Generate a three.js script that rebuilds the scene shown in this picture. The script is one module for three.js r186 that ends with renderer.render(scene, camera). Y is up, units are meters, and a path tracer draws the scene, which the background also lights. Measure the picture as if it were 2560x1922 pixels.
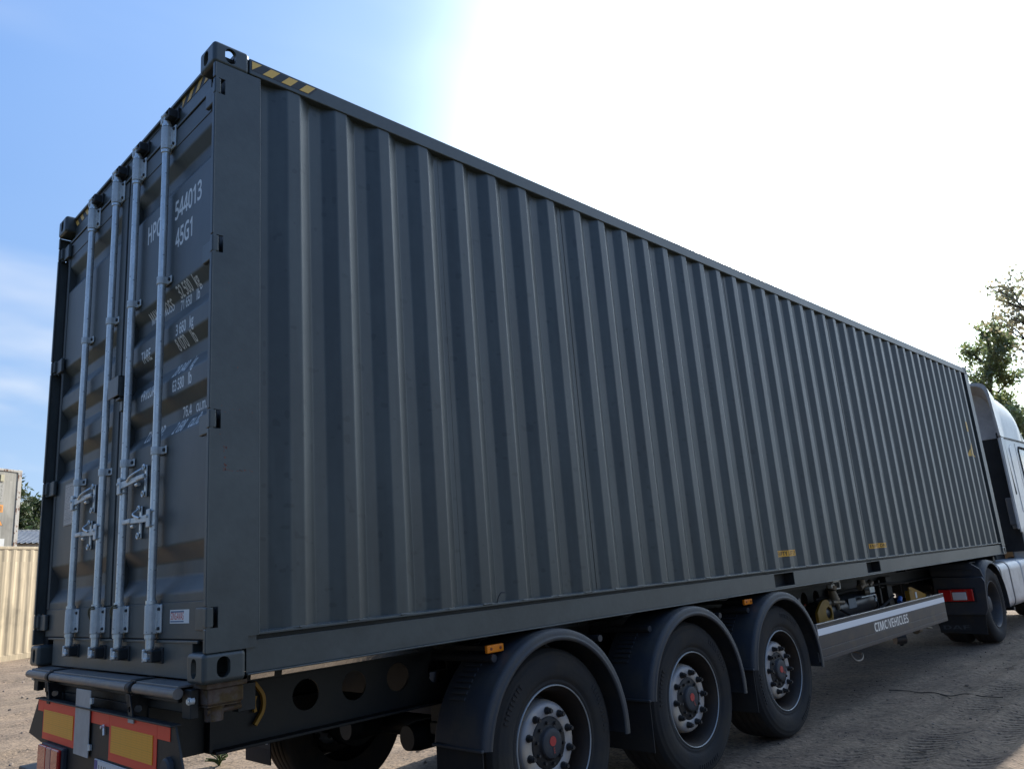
import * as THREE from 'three';
import { RoundedBoxGeometry } from 'three/addons/geometries/RoundedBoxGeometry.js';
import { mergeGeometries } from 'three/addons/utils/BufferGeometryUtils.js';
import { Brush, Evaluator, SUBTRACTION } from 'three-bvh-csg';

// ------------------------------------------------------------------ camera, sky, sun, exposure
const scene = new THREE.Scene();
const Y0 = 1.11;                                   // height of the container's underside above the ground
const camera = new THREE.PerspectiveCamera(53.326, 4 / 3, 0.05, 4000);
{
  const yaw = -0.770145, pitch = 0.235172, roll = -0.0775683;
  const f = new THREE.Vector3(Math.cos(pitch) * Math.cos(yaw), Math.sin(pitch), Math.cos(pitch) * Math.sin(yaw));
  const r0 = new THREE.Vector3().crossVectors(f, new THREE.Vector3(0, 1, 0)).normalize();
  const u0 = new THREE.Vector3().crossVectors(r0, f);
  const c = Math.cos(roll), s = Math.sin(roll);
  const r = r0.clone().multiplyScalar(c).addScaledVector(u0, s);
  const u = u0.clone().multiplyScalar(c).addScaledVector(r0, -s);
  camera.quaternion.setFromRotationMatrix(new THREE.Matrix4().makeBasis(r, u, f.clone().negate()));
  camera.position.set(-1.34964, Y0 + 0.35082, 4.31504);
}
scene.add(camera);
const EXPOSURE = 1.65;
const SUN_AZ = -12.8 * Math.PI / 180, SUN_EL = 31 * Math.PI / 180;
const sunDir = new THREE.Vector3(Math.cos(SUN_EL) * Math.cos(SUN_AZ), Math.sin(SUN_EL), Math.cos(SUN_EL) * Math.sin(SUN_AZ));
const sun = new THREE.DirectionalLight(new THREE.Color().setRGB(1, 0.93, 0.82), 5.0);
sun.position.copy(sunDir).multiplyScalar(60).add(new THREE.Vector3(6, 0, 0));
sun.target.position.set(6, 0, 0);
sun.castShadow = true;
Object.assign(sun.shadow.camera, { left: -45, right: 45, top: 45, bottom: -45, near: 1, far: 160 });
sun.shadow.mapSize.set(4096, 4096);
scene.add(sun, sun.target);

// seeded random numbers and noise
function rng(seed) { let a = seed >>> 0; return () => { a = (a + 0x6d2b79f5) | 0; let t = Math.imul(a ^ (a >>> 15), 1 | a); t = (t + Math.imul(t ^ (t >>> 7), 61 | t)) ^ t; return ((t ^ (t >>> 14)) >>> 0) / 4294967296; }; }
function hash3(x, y, z) { let h = Math.imul(x, 374761393) + Math.imul(y, 668265263) + Math.imul(z, 2147483647 ^ 0x5bd1e995); h = Math.imul(h ^ (h >>> 13), 1274126177); return ((h ^ (h >>> 16)) >>> 0) / 4294967296; }
const sm = (t) => t * t * (3 - 2 * t), mix = (a, b, t) => a + (b - a) * t, clamp = (x, a = 0, b = 1) => Math.min(b, Math.max(a, x));
const sstep = (a, b, x) => sm(clamp((x - a) / (b - a)));
function noise3(x, y, z) {
  const xi = Math.floor(x), yi = Math.floor(y), zi = Math.floor(z), u = sm(x - xi), v = sm(y - yi), w = sm(z - zi);
  const c = (i, j, k) => hash3(xi + i, yi + j, zi + k);
  return mix(mix(mix(c(0, 0, 0), c(1, 0, 0), u), mix(c(0, 1, 0), c(1, 1, 0), u), v), mix(mix(c(0, 0, 1), c(1, 0, 1), u), mix(c(0, 1, 1), c(1, 1, 1), u), v), w);
}
function fbm3(x, y, z, o = 4) { let a = 0.5, s = 0, n = 0; for (let i = 0; i < o; i++) { s += a * noise3(x, y, z); n += a; a *= 0.5; x = x * 2.03 + 11.3; y = y * 2.03 + 5.1; z = z * 2.03 + 7.7; } return s / n; }
function tnoise(x, y, p, s) { const xi = Math.floor(x), yi = Math.floor(y), u = sm(x - xi), v = sm(y - yi), m = (a) => ((a % p) + p) % p, c = (i, j) => hash3(m(xi + i), m(yi + j), s); return mix(mix(c(0, 0), c(1, 0), u), mix(c(0, 1), c(1, 1), u), v); }
function tfbm(u, v, p, o, s) { let a = 0.5, r = 0, n = 0; for (let i = 0; i < o; i++) { r += a * tnoise(u * p, v * p, p, s + i); n += a; a *= 0.55; p *= 2; } return r / n; }

{ // the sky: clear blue air, thin cirrus and a wide bright veil round the sun
  const W = 2048, H = 1024, d = new Float32Array(W * H * 4);
  for (let j = 0; j < H; j++) {
    const el = ((j + 0.5) / H - 0.5) * Math.PI, y = Math.sin(el), ce = Math.cos(el);
    for (let i = 0; i < W; i++) {
      const az = ((i + 0.5) / W - 0.5) * 2 * Math.PI, x = ce * Math.cos(az), z = ce * Math.sin(az);
      const k = (j * W + i) * 4, yy = Math.max(y, 0.0);
      const t = Math.pow(1 - yy, 2.6);
      let r = mix(0.122, 0.43, t), g = mix(0.325, 0.65, t), b = mix(0.80, 0.90, t);
      const low = Math.exp(-yy / 0.085); r = mix(r, 0.70, low * 0.75); g = mix(g, 0.82, low * 0.75); b = mix(b, 0.95, low * 0.7);
      // high thin cloud
      const px = x / (yy + 0.16), pz = z / (yy + 0.16);
      const warp = fbm3(px * 0.9 + 3, pz * 0.9, 1.5, 3) - 0.5;
      let c = fbm3(px * 1.1 + warp * 2.2, pz * 2.7 + warp * 1.6 + 9, 4.2, 6);
      c = sstep(0.47, 0.80, c) * (0.30 + 0.7 * fbm3(px * 0.45 + 4, pz * 0.45 + 2, 8.1, 3)) * sstep(0.0, 0.12, y);
      const lowband = sstep(0.34, 0.14, yy) * sstep(0.38, 0.66, fbm3(az * 5.2, el * 26 + az * 3.4, 2.2, 5)) * 0.78;
      c = clamp(c * 0.72 + lowband, 0, 0.92);
      r = mix(r, 0.93, c); g = mix(g, 0.96, c); b = mix(b, 1.0, c);
      // glare of the sun in the haze
      const dot = clamp(x * sunDir.x + y * sunDir.y + z * sunDir.z, -1, 1);
      let th = Math.acos(dot) * 180 / Math.PI;
      th += (fbm3(px * 1.6, pz * 1.6, 3.3, 5) - 0.5) * 10;
      th = Math.max(th, 0);
      const G = 0.50 * Math.exp(-th * th / 2200) + 2.6 * sstep(35.5, 8, th) + 6.0 * Math.exp(-th / 8.5);
      r += G * 0.90; g += G * 1.0; b += G * 1.02;
      const back = mix(1, mix(0.42, 0.55, yy), sstep(60, 122, Math.acos(dot) * 180 / Math.PI)); r *= back; g *= mix(1, back, 0.9); b *= mix(1, back, 0.75);   // sky dimmed away from the sun, shaped to darken container slopes and doors
      d[k] = r / EXPOSURE; d[k + 1] = g / EXPOSURE; d[k + 2] = b / EXPOSURE; d[k + 3] = 1;
      if (y < 0) { d[k] = 0.20 / EXPOSURE; d[k + 1] = 0.18 / EXPOSURE; d[k + 2] = 0.15 / EXPOSURE; }
    }
  }
  const sky = new THREE.DataTexture(d, W, H, THREE.RGBAFormat, THREE.FloatType);
  sky.mapping = THREE.EquirectangularReflectionMapping; sky.magFilter = sky.minFilter = THREE.LinearFilter; sky.wrapS = THREE.RepeatWrapping; sky.needsUpdate = true;
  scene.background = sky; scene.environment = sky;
}
const renderer = new THREE.WebGLRenderer({ antialias: true });
renderer.toneMapping = THREE.LinearToneMapping; renderer.toneMappingExposure = EXPOSURE;
renderer.shadowMap.enabled = true; renderer.shadowMap.type = THREE.PCFSoftShadowMap;

// ------------------------------------------------------------------ textures and materials
const lin = (r, g, b) => new THREE.Color().setRGB(r, g, b);
const toS = (v) => Math.round(255 * clamp(v <= 0.0031308 ? v * 12.92 : 1.055 * Math.pow(v, 1 / 2.4) - 0.055));
const css = (c) => `rgb(${toS(c.r)},${toS(c.g)},${toS(c.b)})`;
function dtex(n, fn, rep, srgb) {
  const d = new Uint8Array(n * n * 4);
  for (let j = 0; j < n; j++) for (let i = 0; i < n; i++) { const c = fn((i + 0.5) / n, (j + 0.5) / n), k = (j * n + i) * 4; for (let q = 0; q < 3; q++) d[k + q] = 255 * clamp(Array.isArray(c) ? c[q] : c); d[k + 3] = 255; }
  const t = new THREE.DataTexture(d, n, n, THREE.RGBAFormat); t.wrapS = t.wrapT = THREE.RepeatWrapping; t.magFilter = THREE.LinearFilter; t.minFilter = THREE.LinearMipmapLinearFilter; t.generateMipmaps = true;
  if (srgb) t.colorSpace = THREE.SRGBColorSpace; t.repeat.set(rep, rep); t.needsUpdate = true; return t;
}
const reps = (t, a, b = a) => { const c = t.clone(); c.repeat.set(a, b); c.needsUpdate = true; return c; };
const grimeT = dtex(512, (u, v) => { const a = tfbm(u, v, 4, 6, 11), b = tfbm(u, v, 48, 3, 31); const m = 0.86 + 0.14 * sstep(0.25, 0.7, a) + (b - 0.5) * 0.08; return [m, m * 0.995, m * 0.985]; }, 0.7, true);
const roughT = dtex(256, (u, v) => 0.72 + 0.28 * tfbm(u, v, 5, 5, 77), 0.6);
const panelBump = dtex(512, (u, v) => 0.75 * tfbm(u, v, 3, 2, 5) + 0.1 * tfbm(u, v, 12, 2, 6) + 0.006 * tfbm(u, v, 96, 2, 8), 0.55);
const fineBump = dtex(256, (u, v) => tfbm(u, v, 32, 3, 9), 2);
const rustT = dtex(512, (u, v) => { const a = tfbm(u, v, 5, 6, 41), b = tfbm(u, v, 20, 4, 51), k = sstep(0.42, 0.6, a); return [mix(0.33, 0.42, b) * mix(1, 0.9, k), mix(0.33, 0.27, k) * (0.8 + 0.4 * b), mix(0.30, 0.16, k) * (0.8 + 0.4 * b)]; }, 3, true);
const galvT = dtex(512, (u, v) => { const a = tfbm(u, v, 24, 3, 61), b = tfbm(u, v, 4, 4, 62), c = sstep(0.74, 0.8, tfbm(u, v, 40, 3, 63)); const m = (0.88 + 0.12 * a + 0.12 * (b - 0.5)) * (1 - 0.3 * c); return [m * 0.98, m, m * 1.0]; }, 2.2, true);
const dustT = dtex(512, (u, v) => { const a = tfbm(u, v, 6, 6, 81), k = sstep(0.35, 0.75, a); return [mix(0.80, 1.0, k), mix(0.80, 0.93, k), mix(0.82, 0.84, k)]; }, 1.3, true);

const PAINT = lin(0.063, 0.0755, 0.0755);
const streakP = dtex(1024, (u, v) => { const s = tfbm(u, v * 0.12, 40, 4, 301), a = tfbm(u, v, 6, 5, 302), f = tfbm(u, v, 90, 2, 303), c = sstep(0.78, 0.83, tfbm(u, v, 60, 2, 304)); const m = 0.85 + 0.10 * sstep(0.35, 0.7, s) + 0.08 * (a - 0.5) + 0.06 * (f - 0.5) - 0.12 * c; return [m, m * 0.995, m * 0.98]; }, 0.36, true);
const P = (o) => new THREE.MeshPhysicalMaterial(o);
const M = {
  paint: P({ color: PAINT, roughness: 0.48, clearcoat: 0.25, clearcoatRoughness: 0.4, map: grimeT, roughnessMap: roughT, bumpMap: fineBump, bumpScale: 0.0004 }),
  panel: P({ color: PAINT, roughness: 0.46, clearcoat: 0.3, clearcoatRoughness: 0.38, map: streakP, roughnessMap: roughT, bumpMap: panelBump, bumpScale: 0.0016 }),
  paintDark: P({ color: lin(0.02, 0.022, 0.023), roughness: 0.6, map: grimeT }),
  seal: P({ color: lin(0.012, 0.012, 0.013), roughness: 0.8 }),
  galv: P({ color: lin(0.93, 0.94, 0.94), metalness: 0.55, roughness: 0.30, map: galvT, bumpMap: fineBump, bumpScale: 0.0006 }),
  galvPale: P({ color: lin(0.78, 0.78, 0.77), metalness: 0.3, roughness: 0.42, map: galvT }),
  bolt: P({ color: lin(0.06, 0.06, 0.062), metalness: 0.6, roughness: 0.5 }),
  yellow: P({ color: lin(0.40, 0.21, 0.016), roughness: 0.5, map: grimeT }),
  hazardYellow: P({ color: lin(0.88, 0.52, 0.11), roughness: 0.45 }),
  hazardBlack: P({ color: lin(0.035, 0.035, 0.036), roughness: 0.5 }),
  steel: P({ color: lin(0.30, 0.28, 0.25), roughness: 0.45, metalness: 0.1, map: dustT, bumpMap: fineBump, bumpScale: 0.0008 }),
  reflTape: P({ color: lin(0.86, 0.85, 0.83), roughness: 0.22, metalness: 1, map: grimeT, bumpMap: fineBump, bumpScale: 0.0006 }),
  chassis: P({ color: lin(0.012, 0.0145, 0.0145), roughness: 0.55, map: dustT, bumpMap: fineBump, bumpScale: 0.0005 }),
  plastic: P({ color: lin(0.052, 0.058, 0.066), roughness: 0.58, map: dustT, bumpMap: fineBump, bumpScale: 0.0006 }),
  rubber: P({ color: lin(0.029, 0.0275, 0.026), roughness: 0.85, map: dustT, bumpMap: fineBump, bumpScale: 0.0008 }),
  tread: P({ color: lin(0.055, 0.047, 0.040), roughness: 0.95, map: dustT }),
  rust: P({ color: lin(0.95, 0.9, 0.85), roughness: 0.85, map: rustT, bumpMap: fineBump, bumpScale: 0.002 }),
  rimPaint: P({ color: lin(0.56, 0.55, 0.53), roughness: 0.5, metalness: 0.2, map: dustT }),
  rimDark: P({ color: lin(0.042, 0.033, 0.027), roughness: 0.6, metalness: 0.3, map: dustT }),
  rimEdge: P({ color: lin(0.42, 0.41, 0.40), roughness: 0.45, metalness: 0.4, map: galvT }),
  hub: P({ color: lin(0.035, 0.033, 0.032), roughness: 0.6, metalness: 0.2, map: dustT }),
  nut: P({ color: lin(0.055, 0.052, 0.05), roughness: 0.5, metalness: 0.5 }),
  amber: P({ color: lin(1.0, 0.27, 0.01), roughness: 0.25 }),
  red: P({ color: lin(0.55, 0.012, 0.012), roughness: 0.2, clearcoat: 0.6 }),
  lens: P({ color: lin(0.75, 0.72, 0.70), roughness: 0.18, clearcoat: 0.6 }),
  fluoRed: P({ color: lin(1.0, 0.075, 0.03), roughness: 0.5 }),
  reflYellow: P({ color: lin(0.70, 0.33, 0.025), roughness: 0.4 }),
  greyPlate: P({ color: lin(0.58, 0.58, 0.56), roughness: 0.55, metalness: 0.3, map: grimeT }),
  alu: P({ color: lin(0.070, 0.073, 0.082), roughness: 0.42, metalness: 0.4, map: dustT }),
  aluEdge: P({ color: lin(0.72, 0.72, 0.72), roughness: 0.3, metalness: 0.8 }),
  whiteTape: P({ color: lin(0.86, 0.86, 0.85), roughness: 0.4 }),
  white: P({ color: lin(0.72, 0.71, 0.68), roughness: 0.35, clearcoat: 0.4, map: grimeT }),
  tankAlu: P({ color: lin(0.66, 0.66, 0.67), roughness: 0.38, metalness: 0.35, map: grimeT, bumpMap: panelBump, bumpScale: 0.004 }),
  glass: P({ color: lin(0.9, 0.95, 0.95), roughness: 0.03, transmission: 1, thickness: 0, ior: 1.5 }),
  brass: P({ color: lin(0.27, 0.235, 0.18), roughness: 0.5, metalness: 0.5, map: dustT }),
  blue: P({ color: lin(0.02, 0.10, 0.35), roughness: 0.5 }),
};

// ------------------------------------------------------------------ geometry helpers
function mkEach(name, geos, mat, parent, o) { for (const g of geos) mk(name, g, mat, parent, o); }
function boxUV(g) {
  const p = g.attributes.position, n = g.attributes.normal, uv = new Float32Array(p.count * 2);
  for (let i = 0; i < p.count; i++) {
    const ax = Math.abs(n.getX(i)), ay = Math.abs(n.getY(i)), az = Math.abs(n.getZ(i)), x = p.getX(i), y = p.getY(i), z = p.getZ(i);
    if (az >= ax && az >= ay) { uv[2 * i] = x; uv[2 * i + 1] = y; } else if (ax >= ay) { uv[2 * i] = z + 0.37; uv[2 * i + 1] = y + 0.2; } else { uv[2 * i] = x; uv[2 * i + 1] = z + 0.61; }
  }
  g.setAttribute('uv', new THREE.BufferAttribute(uv, 2)); return g;
}
function plain(g) { g = g.index ? g.toNonIndexed() : g; for (const k of Object.keys(g.attributes)) if (!['position', 'normal', 'uv'].includes(k)) g.deleteAttribute(k); if (!g.attributes.uv) boxUV(g); g.clearGroups(); return g; }
function merged(geos) { return geos.length === 1 ? geos[0] : mergeGeometries(geos.map(plain)); }
function mk(name, geos, mat, parent, o = {}) {
  const g = merged(Array.isArray(geos) ? geos : [geos]);
  if (!o.keepUV) boxUV(g);
  const m = new THREE.Mesh(g, mat); m.name = name; m.castShadow = m.receiveShadow = true;
  if (o.at) m.position.set(...o.at);
  if (o.label) m.userData.label = o.label;
  if (o.kind) m.userData.kind = o.kind;
  parent.add(m); return m;
}
const taken = {};
function numbered(name) { const n = taken[name] = (taken[name] ?? -1) + 1; return n ? `${name}_${String(n).padStart(3, '0')}` : name; }
function thing(name, label, category, pos = [0, 0, 0], turn = 0, group) {
  const o = new THREE.Group(); o.name = numbered(name); o.position.set(...pos); o.rotation.y = turn; o.userData = { label, category }; if (group) o.userData.group = group; scene.add(o); return o;
}
function part(name, parent, pos = [0, 0, 0]) { const o = new THREE.Group(); o.name = name; o.position.set(...pos); parent.add(o); return o; }
function tag(m, label, category, group, kind) { m.name = numbered(m.name); Object.assign(m.userData, { label, category }); if (group) m.userData.group = group; if (kind) m.userData.kind = kind; return m; }
function bx(x0, x1, y0, y1, z0, z1, r = 0) {
  const w = x1 - x0, h = y1 - y0, d = z1 - z0;
  const g = r ? new RoundedBoxGeometry(w, h, d, 2, Math.min(r, w / 2.01, h / 2.01, d / 2.01)) : new THREE.BoxGeometry(w, h, d);
  return g.translate((x0 + x1) / 2, (y0 + y1) / 2, (z0 + z1) / 2);
}
function cyl(a, b, r0, r1 = r0, seg = 18, open = false) {
  const A = new THREE.Vector3(...a), B = new THREE.Vector3(...b), d = B.clone().sub(A), L = d.length();
  const g = new THREE.CylinderGeometry(r1, r0, L, seg, 1, open); g.translate(0, L / 2, 0);
  g.applyQuaternion(new THREE.Quaternion().setFromUnitVectors(new THREE.Vector3(0, 1, 0), d.normalize())); return g.translate(...a);
}
function tube(pts, r, n = 24, seg = 8) { return new THREE.TubeGeometry(new THREE.CatmullRomCurve3(pts.map((p) => new THREE.Vector3(...p))), n, r, seg); }
function lathe(pts, seg = 48, s = 0, l = Math.PI * 2) { return new THREE.LatheGeometry(pts.map((p) => new THREE.Vector2(p[0], p[1])), seg, s, l); }
function shape(pts, holes = []) { const s = new THREE.Shape(pts.map((p) => new THREE.Vector2(...p))); for (const h of holes) s.holes.push(h); return s; }
const ringHole = (x, y, r, ry = r, n = 28) => { const p = new THREE.Path(); p.absellipse(x, y, r, ry, 0, Math.PI * 2, true); return p; };
const rectHole = (x0, x1, y0, y1) => new THREE.Path([[x0, y0], [x0, y1], [x1, y1], [x1, y0]].map((p) => new THREE.Vector2(...p)));
function slab(sh, z0, z1, bevel = 0) {                       // a shape in x,y with thickness in z
  return new THREE.ExtrudeGeometry(sh, { depth: z1 - z0 - 2 * bevel, bevelEnabled: bevel > 0, bevelSize: bevel, bevelThickness: bevel, bevelSegments: 2, bevelOffset: -bevel, curveSegments: 20 }).translate(0, 0, z0 + bevel);
}
function slabX(ptsZY, x0, x1, bevel = 0, holes) {           // a shape in z,y with thickness in x
  const g = slab(shape(ptsZY.map(([z, y]) => [-z, y]), holes), x0, x1, bevel); return g.rotateY(Math.PI / 2);
}
function mirror(g, sx, sy, sz) {
  g = plain(g.clone()); g.scale(sx, sy, sz);
  if (sx * sy * sz < 0) for (const k of ['position', 'normal', 'uv']) { const a = g.attributes[k], s = a.itemSize, r = a.array; for (let i = 0; i < a.count; i += 3) for (let q = 0; q < s; q++) { const t = r[(i + 1) * s + q]; r[(i + 1) * s + q] = r[(i + 2) * s + q]; r[(i + 2) * s + q] = t; } }
  return g;
}
// a bent sheet: a path of corner points (a, b) with rounded bends, swept from s0 to s1; place(a, b, s) gives the point
function bent(path, rad, s0, s1, place, normal, rows = 1) {
  const pts = [], seg = path.slice(1).map((p, i) => { const d = [p[0] - path[i][0], p[1] - path[i][1]], l = Math.hypot(...d); return { d: [d[0] / l, d[1] / l], l }; });
  pts.push({ p: path[0], d: seg[0].d });
  for (let i = 1; i < path.length - 1; i++) {
    const r = Math.min(rad, seg[i - 1].l * 0.42, seg[i].l * 0.42), a = seg[i - 1].d, b = seg[i].d, p = path[i];
    const A = [p[0] - a[0] * r, p[1] - a[1] * r], B = [p[0] + b[0] * r, p[1] + b[1] * r];
    const mid = [(A[0] + B[0]) / 4 + p[0] / 2, (A[1] + B[1]) / 4 + p[1] / 2], l = Math.hypot(a[0] + b[0], a[1] + b[1]);
    pts.push({ p: A, d: a }, { p: mid, d: [(a[0] + b[0]) / l, (a[1] + b[1]) / l] }, { p: B, d: b });
  }
  pts.push({ p: path.at(-1), d: seg.at(-1).d });
  const pos = [], nor = [], uv = [], idx = []; let len = 0;
  pts.forEach((q, i) => {
    if (i) len += Math.hypot(q.p[0] - pts[i - 1].p[0], q.p[1] - pts[i - 1].p[1]);
    for (let j = 0; j <= rows; j++) { const s = mix(s0, s1, j / rows); pos.push(...place(q.p[0], q.p[1], s)); nor.push(...normal(q.d[0], q.d[1])); uv.push(len, s); }
  });
  const R = rows + 1;
  for (let i = 0; i < pts.length - 1; i++) for (let j = 0; j < rows; j++) { const a = i * R + j, b = a + R; idx.push(a, b, b + 1, a, b + 1, a + 1); }
  const g = new THREE.BufferGeometry(); g.setAttribute('position', new THREE.Float32BufferAttribute(pos, 3)); g.setAttribute('normal', new THREE.Float32BufferAttribute(nor, 3)); g.setAttribute('uv', new THREE.Float32BufferAttribute(uv, 2)); g.setIndex(idx); return g;
}
function canvasTex(w, h, draw) {
  const c = document.createElement('canvas'); c.width = w; c.height = h; const x = c.getContext('2d'); draw(x, w, h);
  const t = new THREE.CanvasTexture(c); t.colorSpace = THREE.SRGBColorSpace; t.anisotropy = 8; return t;
}
function put(x, str, x0, x1, yb, h, font = 'sans-serif', weight = '', bold = 0) {   // text fitted between x0 and x1, base line yb, capitals h tall
  x.save(); x.font = `${weight} 200px ${font}`; x.textBaseline = 'alphabetic'; x.textAlign = 'left';
  const w = x.measureText(str).width, s = h / (200 * 0.715);
  x.translate(x0, yb); x.scale((x1 - x0) / w, s); x.fillText(str, 0, 0); if (bold) { x.lineWidth = bold; x.strokeStyle = x.fillStyle; x.lineJoin = 'round'; x.strokeText(str, 0, 0); } x.restore();
}
function flatQuad(c, u, v) {                                // a thin printed plate: corner c, edges u and v (arrays)
  const g = new THREE.BufferGeometry(), p = [c, c.map((a, i) => a + u[i]), c.map((a, i) => a + u[i] + v[i]), c.map((a, i) => a + v[i])];
  g.setAttribute('position', new THREE.Float32BufferAttribute(p.flat(), 3)); g.setAttribute('uv', new THREE.Float32BufferAttribute([0, 0, 1, 0, 1, 1, 0, 1], 2)); g.setIndex([0, 1, 2, 0, 2, 3]); g.computeVertexNormals(); return g;
}

// ------------------------------------------------------------------ the ground
const tracks = [[1.34, 0.15, 0.013], [1.66, 0.12, 0.015], [2.02, 0.13, 0.013], [2.42, 0.12, 0.018], [2.8, 0.12, 0.013], [3.3, 0.16, 0.02], [-3.1, 0.2, 0.03], [-5.3, 0.2, 0.03], [-8.2, 0.25, 0.035], [-10.4, 0.25, 0.03], [-13.5, 0.3, 0.04], [-15.6, 0.3, 0.035]];
function groundH(x, z) {
  let h = 0.13 * sstep(-4, -18, z);
  const near = Math.exp(-Math.pow(Math.hypot((x - 6) / 26, (z + 4) / 22), 4));
  let d = (fbm3(x * 0.55, z * 0.9, 0.5, 3) - 0.5) * 0.035;
  for (const [zt, w, dep] of tracks) {
    const zz = z - zt - (noise3(x * 0.22, zt, 3.1) - 0.5) * (zt < 0 ? 0.9 : 0.16), e = Math.exp(-zz * zz / (w * w));
    if (e < 0.01) continue;
    d -= dep * e - dep * 0.5 * Math.exp(-Math.pow((Math.abs(zz) - 1.55 * w) / (0.45 * w), 2));
    const m = sstep(0.45, 0.66, noise3(x * 0.7, zt * 5, 6.6)) * sstep(0.3, 0.6, noise3(x * 2.6, z * 5, 1.6)), ph = (x - 0.5 * zz) / 0.095 + noise3(x * 3, z * 3, 4) * 0.8, f = ph - Math.floor(ph);
    if (zt > 0) d -= 0.017 * m * e * sstep(0.0, 0.1, f) * sstep(0.36, 0.24, f);
  }
  d += (fbm3(x * 4.2, z * 5.0, 7.7, 3) - 0.5) * 0.010 + (noise3(x * 19, z * 19, 2.2) - 0.5) * 0.006;
  const foot = noise3(x * 1.4, z * 2.1, 12.5); if (z < -1.5) d += (foot - 0.5) * 0.07 + (fbm3(x * 3, z * 3, 3.5, 2) - 0.5) * 0.04;
  return h + d * near - 0.006;
}
{
  const spread = (parts, far) => { const a = []; for (const [s, e, st] of parts) for (let t = s; t < e - st / 2; t += st) a.push(t); a.push(parts.at(-1)[1]); let g = 0.6, lo = a[0], hi = a.at(-1); while (hi < far) { lo -= g; hi += g; a.unshift(lo); a.push(hi); g *= 1.28; } return a; };
  const xs = spread([[-5, -1, 0.16], [-1, 2.6, 0.06], [2.6, 9, 0.014], [9, 14, 0.04], [14, 30, 0.2]], 1800), zs = spread([[-27, -6, 0.12], [-6, 1, 0.09], [1, 3.5, 0.015], [3.5, 7, 0.15]], 1800);
  const pos = new Float32Array(xs.length * zs.length * 3), uv = new Float32Array(xs.length * zs.length * 2), col = new Float32Array(xs.length * zs.length * 3), idx = [];
  xs.forEach((x, i) => zs.forEach((z, j) => {
    const k = i * zs.length + j; pos.set([x, groundH(x, z), z], 3 * k); uv.set([x, z], 2 * k);
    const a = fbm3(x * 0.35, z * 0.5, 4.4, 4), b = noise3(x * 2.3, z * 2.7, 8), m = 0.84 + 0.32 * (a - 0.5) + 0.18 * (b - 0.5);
    // unseen dark grass, added out of view to dim bounce and reflections on the container
    const addedGrass = Math.max(sstep(3.7, 4.7, z + 0.8 * (a - 0.5)), sstep(-2.0, -3.4, x + 1.6 * (a - 0.5)));
    col.set([m * mix(1, 0.15, addedGrass), m * (0.985 + 0.03 * b) * mix(1, 0.26, addedGrass), m * (0.96 + 0.07 * a) * mix(1, 0.17, addedGrass)], 3 * k);
  }));
  for (let i = 0; i < xs.length - 1; i++) for (let j = 0; j < zs.length - 1; j++) { const a = i * zs.length + j, b = a + zs.length; idx.push(a, a + 1, b + 1, a, b + 1, b); }
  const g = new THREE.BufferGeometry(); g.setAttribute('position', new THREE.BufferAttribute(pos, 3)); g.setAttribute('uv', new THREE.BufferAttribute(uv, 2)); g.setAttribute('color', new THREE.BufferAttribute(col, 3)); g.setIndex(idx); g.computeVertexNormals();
  const map = dtex(1024, (u, v) => { const a = tfbm(u, v, 6, 6, 101), b = tfbm(u, v, 90, 3, 102), c = tfbm(u, v, 220, 2, 103), s = sstep(0.70, 0.78, tfbm(u, v, 70, 2, 104)); const m = 0.74 + 0.22 * (a - 0.5) + 0.34 * (b - 0.5) + 0.24 * (c - 0.5) - 0.22 * s; return [m * 1.0, m * 0.985, m * 0.97]; }, 0.45, true);
  const bump = dtex(1024, (u, v) => 0.45 * tfbm(u, v, 24, 4, 111) + 0.35 * tfbm(u, v, 120, 3, 112) + 0.3 * sstep(0.68, 0.78, tfbm(u, v, 60, 2, 113)), 0.45);
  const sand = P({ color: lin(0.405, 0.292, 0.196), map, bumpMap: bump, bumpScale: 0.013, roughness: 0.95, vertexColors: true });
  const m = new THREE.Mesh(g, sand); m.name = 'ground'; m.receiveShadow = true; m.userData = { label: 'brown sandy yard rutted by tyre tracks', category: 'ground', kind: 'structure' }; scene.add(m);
}
{ // small stones and crumbs of earth strewn on the sand
  const R = rng(71), g0 = new THREE.IcosahedronGeometry(1, 1), p = g0.attributes.position;
  for (let i = 0; i < p.count; i++) { const k = 0.75 + 0.5 * noise3(p.getX(i) * 1.7 + 5, p.getY(i) * 1.7, p.getZ(i) * 1.7); p.setXYZ(i, p.getX(i) * k, p.getY(i) * k * 0.6, p.getZ(i) * k); }
  g0.computeVertexNormals();
  const N = 3000, im = new THREE.InstancedMesh(g0, P({ color: lin(0.20, 0.155, 0.12), roughness: 0.95 }), N), m = new THREE.Matrix4(), q = new THREE.Quaternion();
  for (let i = 0; i < N; i++) {
    const near = i < 1600, x = near ? 2.6 + Math.pow(R(), 0.8) * 12 : -3 + R() * 14, z = near ? 0.6 + R() * 2.9 : -19 + R() * 18, s = (0.0022 + 0.010 * Math.pow(R(), 4)) * (near ? 1 : 2.2);
    q.setFromEuler(new THREE.Euler(R() * 0.6, R() * 6.3, R() * 0.6)); m.compose(new THREE.Vector3(x, groundH(x, z) + s * 0.25, z), q, new THREE.Vector3(s * (0.7 + R() * 0.7), s, s * (0.7 + R() * 0.6))); im.setMatrixAt(i, m);
    im.setColorAt(i, new THREE.Color().setScalar(0.55 + R() * 0.8));
  }
  im.name = 'gravel'; im.castShadow = im.receiveShadow = true; im.userData = { label: 'small pebbles and crumbs of earth strewn over the sand', category: 'gravel', kind: 'stuff' }; scene.add(im);
}
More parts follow.
